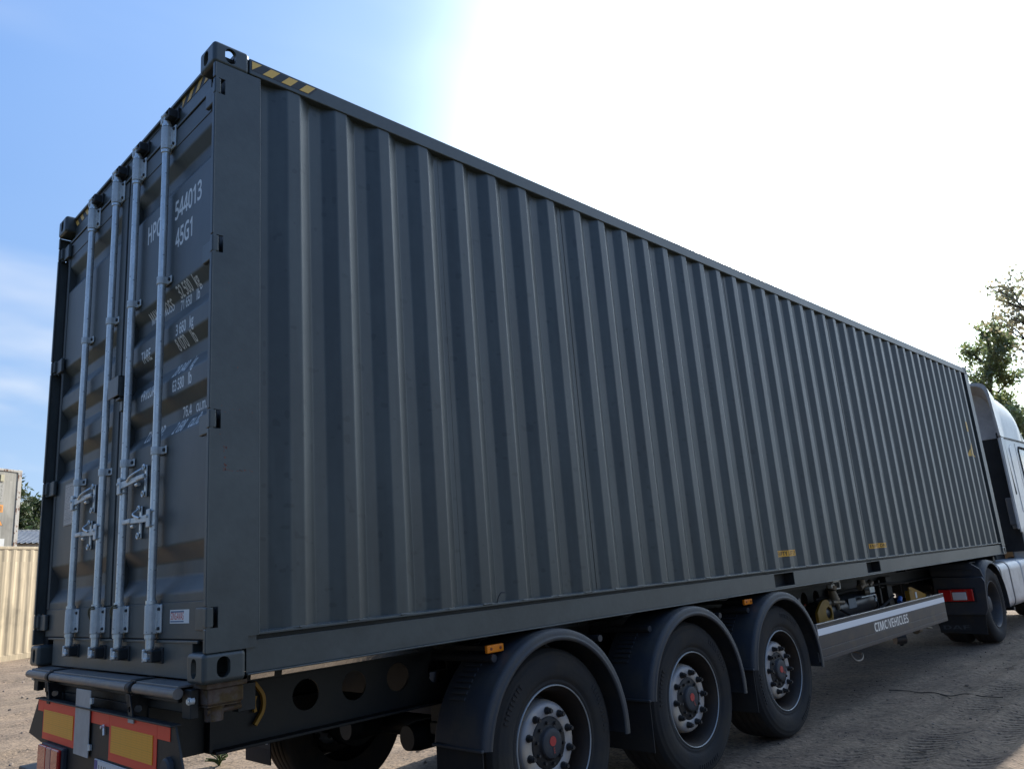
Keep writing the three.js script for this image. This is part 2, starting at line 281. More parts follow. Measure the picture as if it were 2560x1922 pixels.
{ // debris lying on the sand beside the truck
  const bark = P({ color: lin(0.045, 0.036, 0.028), roughness: 0.95 });
  const G = (x, z, e = 0.006) => [x, groundH(x, z) + e, z];
  const st = [[6.93, 1.15], [7.01, 1.30], [6.96, 1.42], [6.92, 1.56], [6.93, 1.7], [6.99, 1.82], [6.96, 1.98], [6.975, 2.13]].map(([x, z]) => G(x, z, 0.01));
  tag(mk('stick', [tube(st, 0.0042, 40, 5), tube([G(6.92, 1.62, 0.006), G(6.86, 1.70, 0.012), G(6.80, 1.74, 0.006)], 0.003, 8, 5)], bark, scene), 'long thin dark stick lying across the tyre tracks', 'stick');
  const leafS = new THREE.Shape(); leafS.moveTo(0, 0); leafS.bezierCurveTo(0.02, 0.025, 0.05, 0.03, 0.085, 0); leafS.bezierCurveTo(0.05, -0.028, 0.02, -0.022, 0, 0);
  const leaf = (s, c) => { const g = new THREE.ExtrudeGeometry(leafS, { depth: 0.0015, bevelEnabled: false, curveSegments: 6 }); const p = g.attributes.position; for (let i = 0; i < p.count; i++) p.setZ(i, p.getZ(i) + 3 * p.getY(i) ** 2 * 6 + 1.6 * (p.getX(i) - 0.04) ** 2); g.rotateX(-Math.PI / 2).scale(s, s, s); g.computeVertexNormals(); return g; };
  const brown = P({ color: lin(0.055, 0.036, 0.022), roughness: 0.9, side: THREE.DoubleSide });
  for (const [x, z, s, a, l] of [[7.5, 1.70, 1.0, 0.4, 'small dark dry leaf lying beyond the stick'], [8.6, 1.90, 1.5, 2.2, 'curled dry leaf lying nearest the tractor wheel'], [4.74, 2.17, 1.1, 1.1, 'brown dry leaf lying nearest the sunlit corner of the sand'], [9.69, 1.53, 1.0, 2.8, 'thin dry leaf lying in front of the tractor mudflap']]) {
    const m = tag(mk('dry_leaf', leaf(s), brown, scene), l, 'leaf', 'dry leaves on the sand'); m.position.set(...G(x, z, 0.008)); m.rotation.y = a;
  }
}

// ------------------------------------------------------------------ the shipping container on the trailer
// local coordinates: x forward from the door end, y up from its underside, z towards the camera's side
const castingGeo = (() => {                                  // a corner fitting: outer corner towards -x, +y, +z
  const ev = new Evaluator(); ev.useGroups = false;
  const B = (g) => { const b = new Brush(plain(g)); b.updateMatrixWorld(); return b; };
  const oval = (w, h, dep) => { const s = new THREE.Shape(), r = Math.min(w, h) / 2, a = Math.max(0, w / 2 - r), b = Math.max(0, h / 2 - r); s.absarc(a, b, r, 0, Math.PI / 2); s.absarc(-a, b, r, Math.PI / 2, Math.PI); s.absarc(-a, -b, r, Math.PI, Math.PI * 1.5); s.absarc(a, -b, r, Math.PI * 1.5, Math.PI * 2); return new THREE.ExtrudeGeometry(s, { depth: dep, bevelEnabled: false, curveSegments: 12 }); };
  let r = B(bx(0, 0.178, -0.118, 0, -0.162, 0, 0.019));
  const cut = (g) => { r = ev.evaluate(r, B(g), SUBTRACTION); };
  cut(bx(0.022, 0.158, -0.100, -0.022, -0.142, -0.024));
  cut(oval(0.056, 0.080, 0.08).translate(0.083, -0.060, -0.05));
  cut(oval(0.050, 0.076, 0.08).rotateY(Math.PI / 2).translate(-0.03, -0.060, -0.088));
  cut(oval(0.066, 0.120, 0.08).rotateX(Math.PI / 2).rotateY(0).translate(0.09, 0.03, -0.081));
  return plain(r.geometry);
})();
const L = 12.192, HH = 2.896, HW = 1.219;
const corr = [[0.232, 1.176], [0.296, 1.176], [0.384, 1.212]];
for (let k = 0; k < 42; k++) { const o = 0.278 * k; corr.push([0.454 + o, 1.212], [0.524 + o, 1.176], [0.594 + o, 1.176]); if (k < 41) corr.push([0.662 + o, 1.212]); }
corr.push([12.06, 1.176]);
function corrAt(x) { for (let i = 1; i < corr.length; i++) if (x <= corr[i][0]) { const t = (x - corr[i - 1][0]) / (corr[i][0] - corr[i - 1][0]); return mix(corr[i - 1][1], corr[i][1], t); } return 1.176; }
function corrCut(a, b) { return [[a, corrAt(a)], ...corr.filter((p) => p[0] > a + 0.004 && p[0] < b - 0.004), [b, corrAt(b)]]; }

const box = thing('shipping_container', 'dark grey forty foot high cube container on the trailer with closed locking doors', 'shipping container', [0, Y0, 0]);
{
  const seams = [0.232, 1.392]; while (seams.at(-1) < 11.3) seams.push(seams.at(-1) + 1.112); seams.push(12.06);
  for (let i = 0; i < seams.length - 1; i++) {
    const off = (i % 2) * 0.0018;
    const g = bent(corrCut(seams[i] + (i ? 0.0018 : 0), seams[i + 1] - 0.0018), 0.007, 0.172, 2.79, (a, b, s) => [a, s, b - off], (da, db) => [-db, 0, da], 6);
    mk('side_sheet', g, M.panel, box);
  }
  mk('far_side_panel', bent(corr, 0.012, 0.172, 2.79, (a, b, s) => [a, s, -b], (da, db) => [-db, 0, -da]), M.panel, box);
  // inner skin keeps daylight out behind the seams
  mkEach('lining', [bx(0.14, 12.1, 0.16, 2.80, 1.150, 1.165), bx(0.14, 12.1, 0.16, 2.80, -1.165, -1.150)], M.paintDark, box);
  // roof of cross-wise corrugated sheets
  const rp = []; for (let x = 0.2; x < 12.0; x += 0.209) rp.push([x, 2.868], [x + 0.09, 2.868], [x + 0.115, 2.888], [x + 0.185, 2.888]); rp.push([12.03, 2.868]);
  mk('roof', [bent(rp, 0.01, -1.17, 1.17, (a, b, s) => [a, b, s], (da, db) => [-db, da, 0]), bx(0.06, 12.1, 2.842, 2.86, -1.17, 1.17)], M.paint, box);
  for (const s of [1, -1]) mk('top_rail', [bx(0.178, 12.014, 2.785, 2.872, ...(s > 0 ? [1.159, 1.219] : [-1.219, -1.159]), 0.006)], M.paint, box);
  // bottom rail: an outward channel with the two forklift pockets
  const pockets = [[4.802, 5.158], [6.802, 7.16]];
  for (const s of [1, -1]) {
    const web = slab(shape([[0.186, 0.02], [12.016, 0.02], [12.016, 0.146], [0.186, 0.146]], pockets.map(([a, b]) => rectHole(a, b, 0.034, 0.138))), 1.192, 1.200, 0.002);
    const gs = [web, bx(0.234, 12.0, 0.164, 0.176, 1.10, 1.2165, 0.003), bx(0.186, 12.016, 0.012, 0.0195, 1.12, 1.212, 0.003), bx(0.19, 12.0, 0.02, 0.163, 1.10, 1.108)];
    mk('bottom_rail', s > 0 ? gs : gs.map((g) => mirror(g, 1, 1, -1)), M.paint, box);
  }
  for (const [a, b] of pockets) mk('fork_pocket', [bx(a, b, 0.139, 0.145, -1.09, 1.188), bx(a, b, 0.026, 0.032, -1.09, 1.188), bx(a - 0.006, a, 0.03, 0.143, -1.09, 1.188), bx(b, b + 0.006, 0.03, 0.143, -1.09, 1.188), bx(a, b, 0.03, 0.143, 1.109, 1.112)], M.paintDark, box);
  // cross members and floor under the box
  const cm = []; for (let x = 0.5; x < 11.9; x += 0.305) if (!pockets.some(([a, b]) => x > a - 0.1 && x < b + 0.1)) cm.push(bx(x, x + 0.045, 0.018, 0.14, -1.15, 1.15));
  for (const c of cm) mk('floor_bearer', c, M.paintDark, box);
  mk('floor', bx(0.1, 12.1, 0.16, 0.19, -1.14, 1.14), M.paintDark, box);
  // weld bead and drips where the side sheets meet the rail
  const bead = []; for (let x = 0.24; x < 12.0; x += 0.06) { const z = corrAt(x) + 0.003; bead.push(cyl([x, 0.177, z], [Math.min(x + 0.06, 12.05), 0.177, corrAt(x + 0.06) + 0.003], 0.0042 + 0.0016 * noise3(x * 9, 1, 2), 0.0042, 5)); }
  mk('weld_bead', bead, M.paint, box, { kind: 'stuff' });
  // castings
  const put8 = [[0, HH, 1, 1, 1], [0, HH, -1, 1, 1], [L, HH, 1, -1, 1], [L, HH, -1, -1, 1], [0, 0, 1, 1, -1], [0, 0, -1, 1, -1], [L, 0, 1, -1, -1], [L, 0, -1, -1, -1]];
  for (const [x, y, sz, sx, sy] of put8) mk('corner_casting', mirror(castingGeo, sx, sy, sz).translate(x, y, sz * HW), M.paint, box);
  // corner posts: an outer plate with hinge windows, a rear lip and an inner channel
  const hingeY = [2.655, 1.856, 1.058, 0.252];
  for (const s of [1, -1]) {
    const pl = slab(shape([[0.012, 0.118], [0.186, 0.118], [0.186, 0.165], [0.232, 0.165], [0.232, 2.778], [0.012, 2.778]], hingeY.map((y) => rectHole(0.026, 0.058, y - 0.041, y + 0.041))), 1.209, 1.2185);
    const gs = [pl, bx(0.0765, 0.226, 0.118, 2.778, 1.165, 1.2088), bx(0.2265, 0.2315, 0.165, 2.778, 1.178, 1.2088), cyl([0.2322, 0.168, 1.2142], [0.2322, 2.776, 1.2142], 0.0048, 0.0048, 12)];
    const ys = [0.118, ...[...hingeY].reverse().flatMap((y) => [y - 0.044, y + 0.044]), 2.778];
    for (let i = 0; i < ys.length; i += 2) gs.push(bx(0.0065, 0.0155, ys[i], ys[i + 1], 1.196, 1.219, 0.004));
    mk('corner_post', s > 0 ? gs : gs.map((g) => mirror(g, 1, 1, -1)), M.paint, box);
    const inner = bx(0.066, 0.0758, 0.118, 2.71, 1.12, 1.208); mk('post_channel', s > 0 ? inner : mirror(inner, 1, 1, -1), M.paintDark, box);
    const fp = [bx(12.0165, 12.191, 0.118, 2.778, 1.172, 1.2185, 0.004), bx(12.15, 12.19, 0.118, 2.778, 1.05, 1.171, 0.004)];
    mk('front_post', s > 0 ? fp : fp.map((g) => mirror(g, 1, 1, -1)), M.paint, box);
  }
  const fw = []; for (let z = -1.04; z < 1.0; z += 0.23) fw.push([z, 12.13], [z + 0.09, 12.13], [z + 0.13, 12.17], [z + 0.2, 12.17]); fw.push([1.06, 12.13]);
  mk('front_wall', [bent(fw, 0.012, 0.1, 2.8, (a, b, s) => [b, s, a], (da, db) => [da, 0, -db]), bx(12.06, 12.19, 0.0, 0.14, -1.056, 1.056), bx(12.06, 12.19, 2.78, 2.87, -1.056, 1.056)], M.paint, box);
  // door header and sill
  mk('door_header', [bx(0.062, 0.16, 2.712, 2.866, -1.056, 1.056, 0.004), bx(0.046, 0.2, 2.860, 2.876, -1.05, 1.05, 0.003), bx(0.047, 0.064, 2.708, 2.722, -1.10, 1.10, 0.003)], M.paint, box);
  mk('door_sill', [bx(0.058, 0.20, 0.004, 0.157, -0.98, 0.98, 0.004), bx(0.12, 0.2, 0.01, 0.15, -1.05, 1.05), bx(0.048, 0.06, 0.148, 0.160, -1.05, 1.05, 0.003)], M.paint, box);
  // hazard stripes on the top rail and the header, printed film 1.5 mm thick
  const poly = (pts, z0, z1) => slab(shape(pts), z0, z1);
  const yl = [], bl = [];
  for (const s of [1]) {
    bl.push(poly([[0.187, 2.809], [0.510, 2.809], [0.552, 2.8585], [0.187, 2.8585]], 1.2190, 1.2200));
    yl.push(poly([[0.190, 2.811], [0.241, 2.8575], [0.190, 2.8575]], 1.2201, 1.2212));
    for (let k = 0; k < 3; k++) { const o = 0.1 * k; yl.push(poly([[0.246 + o, 2.810], [0.297 + o, 2.810], [0.340 + o, 2.8575], [0.290 + o, 2.8575]], 1.2201, 1.2212)); }
  }
  const hb = [], hy = [];
  for (const s of [1, -1]) {
    const f = (z) => z * s;
    hb.push(slabX([[0.705, 2.812], [1.052, 2.812], [1.052, 2.859], [0.705, 2.859]].map(([z, y]) => [f(z), y]), 0.0608, 0.0619));
    hy.push(slabX([[0.712, 2.813], [0.758, 2.858], [0.712, 2.858]].map(([z, y]) => [f(z), y]), 0.0594, 0.0605));
    for (const o of [0, 0.1, 0.2]) hy.push(slabX([[0.770 + o, 2.813], [0.814 + o, 2.813], [0.858 + o, 2.858], [0.812 + o, 2.858]].map(([z, y]) => [f(z), y]), 0.0594, 0.0605));
  }
  mkEach('hazard_tape', [...bl, ...hb], M.hazardBlack, box); for (const g of [...yl, ...hy]) mk('hazard_stripe', g, M.hazardYellow, box);

  // doors
  const dz0 = 0.012, dz1 = 1.128, dy0 = 0.165, dy1 = 2.702;
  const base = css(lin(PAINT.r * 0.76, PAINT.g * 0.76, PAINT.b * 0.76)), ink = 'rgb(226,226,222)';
  const sx = 1024 / (dz1 - dz0), sy = 2048 / (dy1 - dy0);
  const grime = (x, w, h, seed) => { const R = rng(seed); for (let i = 0; i < 900; i++) { const a = R() * 0.05; x.fillStyle = R() < 0.5 ? `rgba(0,0,0,${a})` : `rgba(150,140,120,${a * 0.7})`; const r = 2 + R() * 60; x.beginPath(); x.ellipse(R() * w, R() * h, r, r * (0.5 + R() * 2), 0, 0, 7); x.fill(); } for (let i = 0; i < 60; i++) { x.fillStyle = `rgba(20,14,10,${R() * 0.25})`; x.fillRect(R() * w, R() * h, 1 + R() * 2, 2 + R() * 14); } };
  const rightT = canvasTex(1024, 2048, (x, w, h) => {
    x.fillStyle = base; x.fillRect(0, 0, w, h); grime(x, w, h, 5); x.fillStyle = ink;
    const T = (s, z0, z1, y, hh) => put(x, s, (z0 - dz0) * sx, (z1 - dz0) * sx, h - (y - dy0) * sy, hh * sy, 'sans-serif', '', 9);
    T('HPCU', 0.298, 0.548, 2.188, 0.098); T('544013', 0.662, 0.985, 2.188, 0.098); T('45G1', 0.682, 0.898, 2.030, 0.098);
    T('32 500', 0.682, 0.834, 1.772, 0.052); T('kg', 0.870, 0.919, 1.772, 0.052); T('71 650', 0.667, 0.801, 1.714, 0.048); T('lb', 0.852, 0.894, 1.714, 0.048);
    T('MAX', 0.292, 0.389, 1.742, 0.055); T('GROSS', 0.424, 0.594, 1.742, 0.055);
    T('3 660', 0.716, 0.835, 1.562, 0.052); T('kg', 0.874, 0.919, 1.562, 0.052); T('8 070', 0.692, 0.808, 1.497, 0.050); T('lb', 0.864, 0.902, 1.497, 0.050); T('TARE', 0.275, 0.398, 1.532, 0.055);
    T('28 840', 0.664, 0.824, 1.368, 0.056); T('kg', 0.868, 0.914, 1.368, 0.056); T('63 580', 0.693, 0.829, 1.288, 0.052); T('lb', 0.873, 0.914, 1.288, 0.052); T('PAYLOAD', 0.292, 0.506, 1.325, 0.055);
    T('76.4', 0.728, 0.828, 1.160, 0.048); T('cu.m.', 0.877, 0.990, 1.160, 0.048); T('2 698', 0.686, 0.808, 1.086, 0.056); T('cu.ft.', 0.864, 0.984, 1.086, 0.056); T('CU.', 0.302, 0.387, 1.106, 0.055); T('CAP.', 0.427, 0.547, 1.106, 0.055);
  });
  const leftT = canvasTex(1024, 2048, (x, w, h) => {
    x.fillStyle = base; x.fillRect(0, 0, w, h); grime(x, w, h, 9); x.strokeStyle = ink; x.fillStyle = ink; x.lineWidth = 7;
    const X = (z) => (z + dz1) * sx, Y = (y) => h - (y - dy0) * sy;
    x.beginPath(); x.ellipse(X(-0.295), Y(1.505), 30, 22, 0, 0, 7); x.stroke(); put(x, 'CN', X(-0.318), X(-0.272), Y(1.496), 16); put(x, 'AC', X(-0.345), X(-0.25), Y(1.365), 30);
  });
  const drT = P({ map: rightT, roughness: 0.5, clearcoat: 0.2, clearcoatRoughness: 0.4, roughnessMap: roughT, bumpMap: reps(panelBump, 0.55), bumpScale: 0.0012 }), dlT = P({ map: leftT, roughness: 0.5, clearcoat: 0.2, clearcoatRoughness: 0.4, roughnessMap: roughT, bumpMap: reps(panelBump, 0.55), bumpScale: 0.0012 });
  const O = 0.056, I = 0.096;
  const prof = [[O, 2.60], [O, 2.536], [I, 2.475], [I, 2.418], [O, 2.352]];
  for (const y of [1.829, 1.550, 1.271]) prof.push([O, y], [I, y - 0.061], [I, y - 0.123], [O, y - 0.193]);
  prof.push([O, 0.568], [I, 0.497], [I, 0.430], [O, 0.358], [O, 0.32]);
  for (const s of [1, -1]) {
    const d = part(s > 0 ? 'right_door' : 'left_door', box);
    const z0 = s > 0 ? dz0 : -dz1, z1 = s > 0 ? dz1 : -dz0, zi0 = 0.108, zi1 = 1.088;
    const g = bent(prof, 0.009, s > 0 ? zi0 : -zi1, s > 0 ? zi1 : -zi0, (a, b, q) => [a, b, q], (da, db) => [db, -da, 0]);
    const uvd = (gg) => { gg = plain(gg); const p = gg.attributes.position, u = gg.attributes.uv; for (let i = 0; i < p.count; i++) u.setXY(i, (p.getZ(i) - z0) / (z1 - z0), (p.getY(i) - dy0) / (dy1 - dy0)); return gg; };
    const dm = s > 0 ? drT : dlT;
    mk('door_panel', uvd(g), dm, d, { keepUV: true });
    const S = (a, b, c, e, z, w, r) => (s > 0 ? bx(a, b, c, e, z, w, r) : bx(a, b, c, e, -w, -z, r));
    mk('door_frame', [S(0.053, 0.112, 2.602, dy1, dz0, dz1, 0.003), S(0.053, 0.112, dy0, 0.319, dz0, dz1, 0.003), S(0.051, 0.112, 0.321, 2.600, dz0, 0.106, 0.004), S(0.051, 0.112, 0.321, 2.600, 1.090, dz1, 0.004)].map(uvd), dm, d, { keepUV: true });
    mk('door_gasket', [S(0.060, 0.115, 0.157, 0.165, dz0, 1.14), S(0.060, 0.115, 2.701, 2.711, dz0, 1.14), S(0.068, 0.115, 0.157, 2.711, 1.128, 1.142), S(0.058, 0.072, 0.165, 2.70, 0.001, 0.0118)], M.seal, d);
    mk('inner_lining', S(0.113, 0.125, dy0, dy1, dz0, dz1), M.paintDark, d);
    for (const y of hingeY) {
      const h = part('hinge', d);
      mk('hinge_leaf', [S(0.030, 0.0505, y - 0.052, y + 0.040, 1.065, 1.170, 0.006), S(0.016, 0.052, y - 0.036, y + 0.036, 1.168, 1.198, 0.006), bx(0.008, 0.038, y - 0.0395, y + 0.0395, s > 0 ? 1.195 : -1.2192, s > 0 ? 1.2192 : -1.195, 0.006)], M.paint, h);
      mk('hinge_pin', cyl([0.034, y - 0.048, s * 1.192], [0.034, y + 0.046, s * 1.192], 0.013), M.paint, h);
    }
  }
  // locking bars with their bearings, cams, keepers and handles
  const bars = [[-0.565, 1], [-0.138, -1], [0.192, 1], [0.601, -1]];
  const boltAt = (x, y, z, r = 0.0085) => cyl([x, y, z], [x - 0.008, y, z], r, r * 0.9, 6);
  for (const [z, dir] of bars) {
    const d = box.children.find((c) => c.name === (z > 0 ? 'right_door' : 'left_door')), bx0 = 0.026, r = 0.0185;
    const b = part('locking_bar', box);
    mk('bar_tube', [cyl([bx0, 0.125, z], [bx0, 2.775, z], r, r, 24), cyl([bx0, 0.318, z], [bx0, 0.334, z], 0.024), cyl([bx0, 0.168, z], [bx0, 0.186, z], 0.024), cyl([bx0, 2.738, z], [bx0, 2.752, z], 0.024), cyl([bx0, 2.588, z], [bx0, 2.603, z], 0.024)], M.galv, b);
    const cam = (y, s) => [bx(bx0 - 0.018, bx0 + 0.016, y - 0.012, y + 0.012, z - 0.03, z + 0.012, 0.004), bx(bx0 - 0.022, bx0 - 0.006, y - 0.028, y + 0.028, z - 0.036, z - 0.018, 0.005), bx(bx0 - 0.022, bx0 + 0.010, y + s * 0.016 - 0.008, y + s * 0.016 + 0.008, z - 0.034, z + 0.018, 0.004)];
    mk('bar_cam', [...cam(2.788, 1), cyl([bx0, 2.77, z], [bx0, 2.795, z], 0.015)], M.galvPale, b); mk('bar_cam', [...cam(0.096, -1), cyl([bx0, 0.1, z], [bx0, 0.13, z], 0.015)], M.galvPale, b);
    const keep = (y) => [bx(0.010, 0.066, y - 0.026, y - 0.012, z - 0.014, z + 0.064, 0.005), bx(0.010, 0.066, y + 0.012, y + 0.026, z - 0.014, z + 0.064, 0.005), bx(0.010, 0.066, y - 0.024, y + 0.024, z + 0.048, z + 0.066, 0.005), bx(0.050, 0.064, y - 0.034, y + 0.034, z - 0.02, z + 0.08, 0.004)];
    mk('cam_keeper', keep(2.796), M.paintDark, b); mk('cam_keeper', keep(0.094), M.paintDark, b);
    // long bearings top and bottom
    for (const [y0, y1] of [[2.606, 2.736], [0.188, 0.316]]) {
      const w = part('bearing', b);
      const sl = lathe([[0.0225, y0], [0.0265, y0 + 0.003], [0.0265, y1 - 0.003], [0.0225, y1]], 28).translate(bx0, 0, z);
      mk('bearing_plate', [sl, bx(0.026, 0.052, y0, y1, z - 0.0262, z + 0.0262, 0.003), bx(0.044, 0.0535, y0 + 0.002, y1 - 0.002, z - 0.04, z + 0.066, 0.006), bx(0.036, 0.046, (y0 + y1) / 2 - 0.045, (y0 + y1) / 2 + 0.03, z + 0.028, z + 0.034, 0.002)], M.galvPale, w);
      mkEach('bearing_bolt', [boltAt(0.044, y0 + 0.022, z + 0.051), boltAt(0.044, y1 - 0.022, z + 0.051), boltAt(0.044, y0 + 0.022, z - 0.033), boltAt(0.044, y1 - 0.022, z - 0.033)], M.bolt, w);
    }
    for (const y of [1.876, 1.018]) {
      const w = part('bar_guide', b);
      mk('guide_strap', [lathe([[0.0205, y - 0.019], [0.0240, y - 0.018], [0.0240, y + 0.018], [0.0205, y + 0.019]], 24).translate(bx0, 0, z), bx(0.026, 0.054, y - 0.019, y + 0.019, z - 0.0235, z + 0.0235, 0.003), bx(0.046, 0.054, y - 0.019, y + 0.019, z - 0.036, z + 0.062, 0.005)], M.galvPale, w);
      mkEach('guide_bolt', [boltAt(0.046, y, z + 0.047, 0.010), boltAt(0.046, y, z - 0.030, 0.008)], M.bolt, w);
    }
    // handle: hub on the bar, lever with a rolled grip, catch on the door
    const y = dir > 0 ? 0.905 : 0.708, hl = 0.332;
    const Z = (q) => z + dir * q;
    const zz = (a, c) => [Math.min(Z(a), Z(c)), Math.max(Z(a), Z(c))];
    const H = part('door_handle', box);
    const lev = (pts, x0, x1, bv) => slabX(pts.map(([q, yy]) => [Z(q), y + yy]), x0, x1, bv);
    mk('handle_hub', [bx(-0.004, 0.005, y - 0.046, y + 0.038, ...zz(-0.020, 0.022), 0.005), bx(0.0, 0.030, y + 0.024, y + 0.031, ...zz(-0.018, 0.024), 0.003), bx(0.0, 0.030, y - 0.042, y - 0.035, ...zz(-0.018, 0.024), 0.003), boltAt(-0.003, y + 0.006, Z(0.004), 0.009)], M.galvPale, H);
    mk('handle_lever', [lev([[0.0, -0.018], [0.07, -0.017], [0.20, -0.010], [hl, -0.004], [hl, 0.014], [0.20, 0.016], [0.07, 0.015], [0.0, 0.018]], 0.002, 0.010, 0.002), bx(-0.004, 0.014, y - 0.006, y + 0.016, ...zz(0.235, hl), 0.005)], M.galvPale, H);
    const q0 = 0.212;
    const ring = (yy, r, t) => new THREE.TorusGeometry(r, t, 8, 18).rotateY(Math.PI / 2).translate(0.036, yy, Z(q0 + 0.016));
    mk('handle_catch', [bx(0.044, 0.055, y - 0.082, y + 0.074, ...zz(q0 + 0.004, q0 + 0.028), 0.005), ring(y + 0.062, 0.0125, 0.0048), ring(y - 0.068, 0.0125, 0.0048), tube([[0.03, y + 0.055, Z(q0 + 0.006)], [0.006, y + 0.038, Z(q0 - 0.004)], [-0.006, y + 0.022, Z(q0 - 0.045)], [0.0, y + 0.006, Z(q0 - 0.10)]], 0.0055, 16, 8), cyl([0.012, y - 0.022, Z(q0 - 0.006)], [0.012, y - 0.022, Z(q0 + 0.026)], 0.009)], M.galv, H);
    mkEach('catch_bolt', [boltAt(0.044, y + 0.062, Z(q0 + 0.016)), boltAt(0.044, y - 0.068, Z(q0 + 0.016))], M.bolt, H);
  }
  // lock box over the door joint
  const lb = part('lock_box', box);
  mk('lock_cover', [bx(-0.002, 0.006, 1.392, 1.500, -0.038, 0.118, 0.003), bx(0.006, 0.046, 1.494, 1.500, -0.036, 0.118), bx(0.006, 0.060, 1.388, 1.500, 0.112, 0.118, 0.002), bx(0.006, 0.060, 1.392, 1.500, 0.02, 0.026)], M.paint, lb);
  mk('lock_hasp', [bx(0.03, 0.050, 1.315, 1.376, 0.055, 0.098, 0.004), bx(0.012, 0.05, 1.372, 1.386, 0.05, 0.11, 0.003)], M.paint, lb);
  mk('lock_slot', [new THREE.TorusGeometry(0.011, 0.003, 6, 14, Math.PI).rotateZ(Math.PI).translate(0.03, 1.428, 0.1195)], M.bolt, lb);
  // cords tied to the lower ends of two bars
  for (const z of [-0.138, 0.192]) mkEach('seal_cord', [tube([[0.002, 0.322, z + 0.03], [-0.004, 0.318, z - 0.004], [0.004, 0.285, z - 0.05], [0.03, 0.23, z - 0.062], [0.034, 0.16, z - 0.07], [0.036, 0.115, z - 0.072]], 0.0042, 30, 6), tube([[0.006, 0.312, z + 0.03], [0.0, 0.306, z - 0.01], [0.014, 0.272, z - 0.046], [0.034, 0.22, z - 0.056], [0.036, 0.15, z - 0.066]], 0.0036, 26, 6)], P({ color: lin(0.16, 0.16, 0.11), roughness: 0.95 }), box);
  // printed plates and stickers
  const mkT = canvasTex(512, 144, (x, w, h) => { x.fillStyle = '#e6e6e2'; x.fillRect(0, 0, w, h); x.fillStyle = '#23537c'; x.fillRect(18, 14, 355, 14); x.fillRect(12, h - 26, 358, 14); x.fillStyle = '#c03226'; put(x, 'SINGAMAS', 14, 368, h - 38, 78, 'sans-serif', 'bold'); });
  mk('maker_sticker', flatQuad([0.0522, 0.230, 0.752], [0, 0, 0.203], [0, 0.057, 0]), P({ map: mkT, roughness: 0.4 }), box, { keepUV: true });
  const plT = canvasTex(320, 512, (x, w, h) => { x.fillStyle = '#c4bcb2'; x.fillRect(0, 0, w, h); x.strokeStyle = '#7b7874'; x.lineWidth = 6; x.strokeRect(8, 8, w - 16, h - 16); const R = rng(4); x.fillStyle = '#77736e'; for (let i = 0; i < 24; i++) { let q = 24; const y = 34 + i * 19; while (q < w - 60) { const l = 10 + R() * 44; if (R() < 0.78) x.fillRect(q, y, l, i % 7 === 0 ? 8 : 4); q += l + 8; } } });
  const pl = part('data_plate', box);
  mk('plate_body', bx(0.0525, 0.0555, 0.797, 1.050, -0.897, -0.715, 0.001), P({ color: lin(0.26, 0.25, 0.23), roughness: 0.5, metalness: 0.3 }), pl);
  mk('plate_print', flatQuad([0.0515, 0.800, -0.894], [0, 0, 0.176], [0, 0.247, 0]), P({ map: plT, roughness: 0.5, metalness: 0.2 }), pl, { keepUV: true });
  // stickers that follow the corrugation of the side
  const wrap = (x0, x1, y0, y1, tex, name, mat) => {
    const g = bent(corrCut(x0, x1), 0.013, y0, y1, (a, b, s) => [a, s, b + 0.0016], (da, db) => [-db, 0, da]);
    const p = g.attributes.position, u = g.attributes.uv; for (let i = 0; i < p.count; i++) u.setXY(i, (p.getX(i) - x0) / (x1 - x0), (p.getY(i) - y0) / (y1 - y0));
    return mk(name, g, mat ?? P({ map: tex, roughness: 0.45 }), box, { keepUV: true });
  };
  const eoT = canvasTex(512, 72, (x, w, h) => { x.fillStyle = '#eead38'; x.fillRect(0, 0, w, h); x.fillStyle = '#1c1a17'; put(x, 'EMPTY LIFT ONLY', 10, w - 10, h - 12, 48, 'sans-serif', 'bold'); });
  wrap(4.962, 5.305, 0.273, 0.324, eoT, 'lift_sticker'); wrap(6.997, 7.42, 0.269, 0.318, eoT, 'lift_sticker');
  const tri = (x0, x1, y0, y1) => { // a warning triangle cut from film, bent round the corrugation
    const gs = [], n = 12; for (let i = 0; i < n; i++) { const a = mix(x0, x1, i / n), b = mix(x0, x1, (i + 1) / n), t = (q) => 1 - Math.abs(q * 2 - 1), ya = mix(y0, y1, t(i / n)), yb = mix(y0, y1, t((i + 1) / n)); const g = new THREE.BufferGeometry(), za = corrAt(a) + 0.0016, zb = corrAt(b) + 0.0016; g.setAttribute('position', new THREE.Float32BufferAttribute([a, y0, za, b, y0, zb, b, yb, zb, a, y0, za, b, yb, zb, a, ya, za], 3)); g.computeVertexNormals(); gs.push(boxUV(g)); } return gs; };
  mk('warning_triangle', tri(11.40, 11.74, 1.452, 1.66), M.hazardYellow, box);
  wrap(11.50, 11.62, 1.822, 1.966, null, 'warning_sticker', M.hazardYellow);
  const nt = canvasTex(64, 512, (x, w, h) => { x.fillStyle = base; x.fillRect(0, 0, w, h); x.fillStyle = ink; ['H', 'P', 'C', 'U', '5', '4', '4', '0', '1', '3'].slice(0, 4).forEach((c, i) => put(x, c, 8, 56, 110 + i * 125, 96)); });
  wrap(11.36, 11.42, 2.47, 2.70, nt, 'side_marking');
  // bent scrap of wire standing on the rail
  mk('wire_scrap', tube([[1.615, 0.176, 1.20], [1.622, 0.205, 1.206], [1.640, 0.228, 1.212], [1.662, 0.228, 1.216]], 0.0035, 12, 6), M.bolt, box);
  // scratches and chips that show red primer
  const R = rng(23), chips = [];
  const chip = (x, y, w, h) => chips.push(bx(x, x + w, y, y + h, 1.2184, 1.2189));
  for (let i = 0; i < 14; i++) chip(0.07 + 0.012 * R(), 0.84 + 0.10 * R(), 0.002 + 0.004 * R(), 0.002 + 0.007 * R());
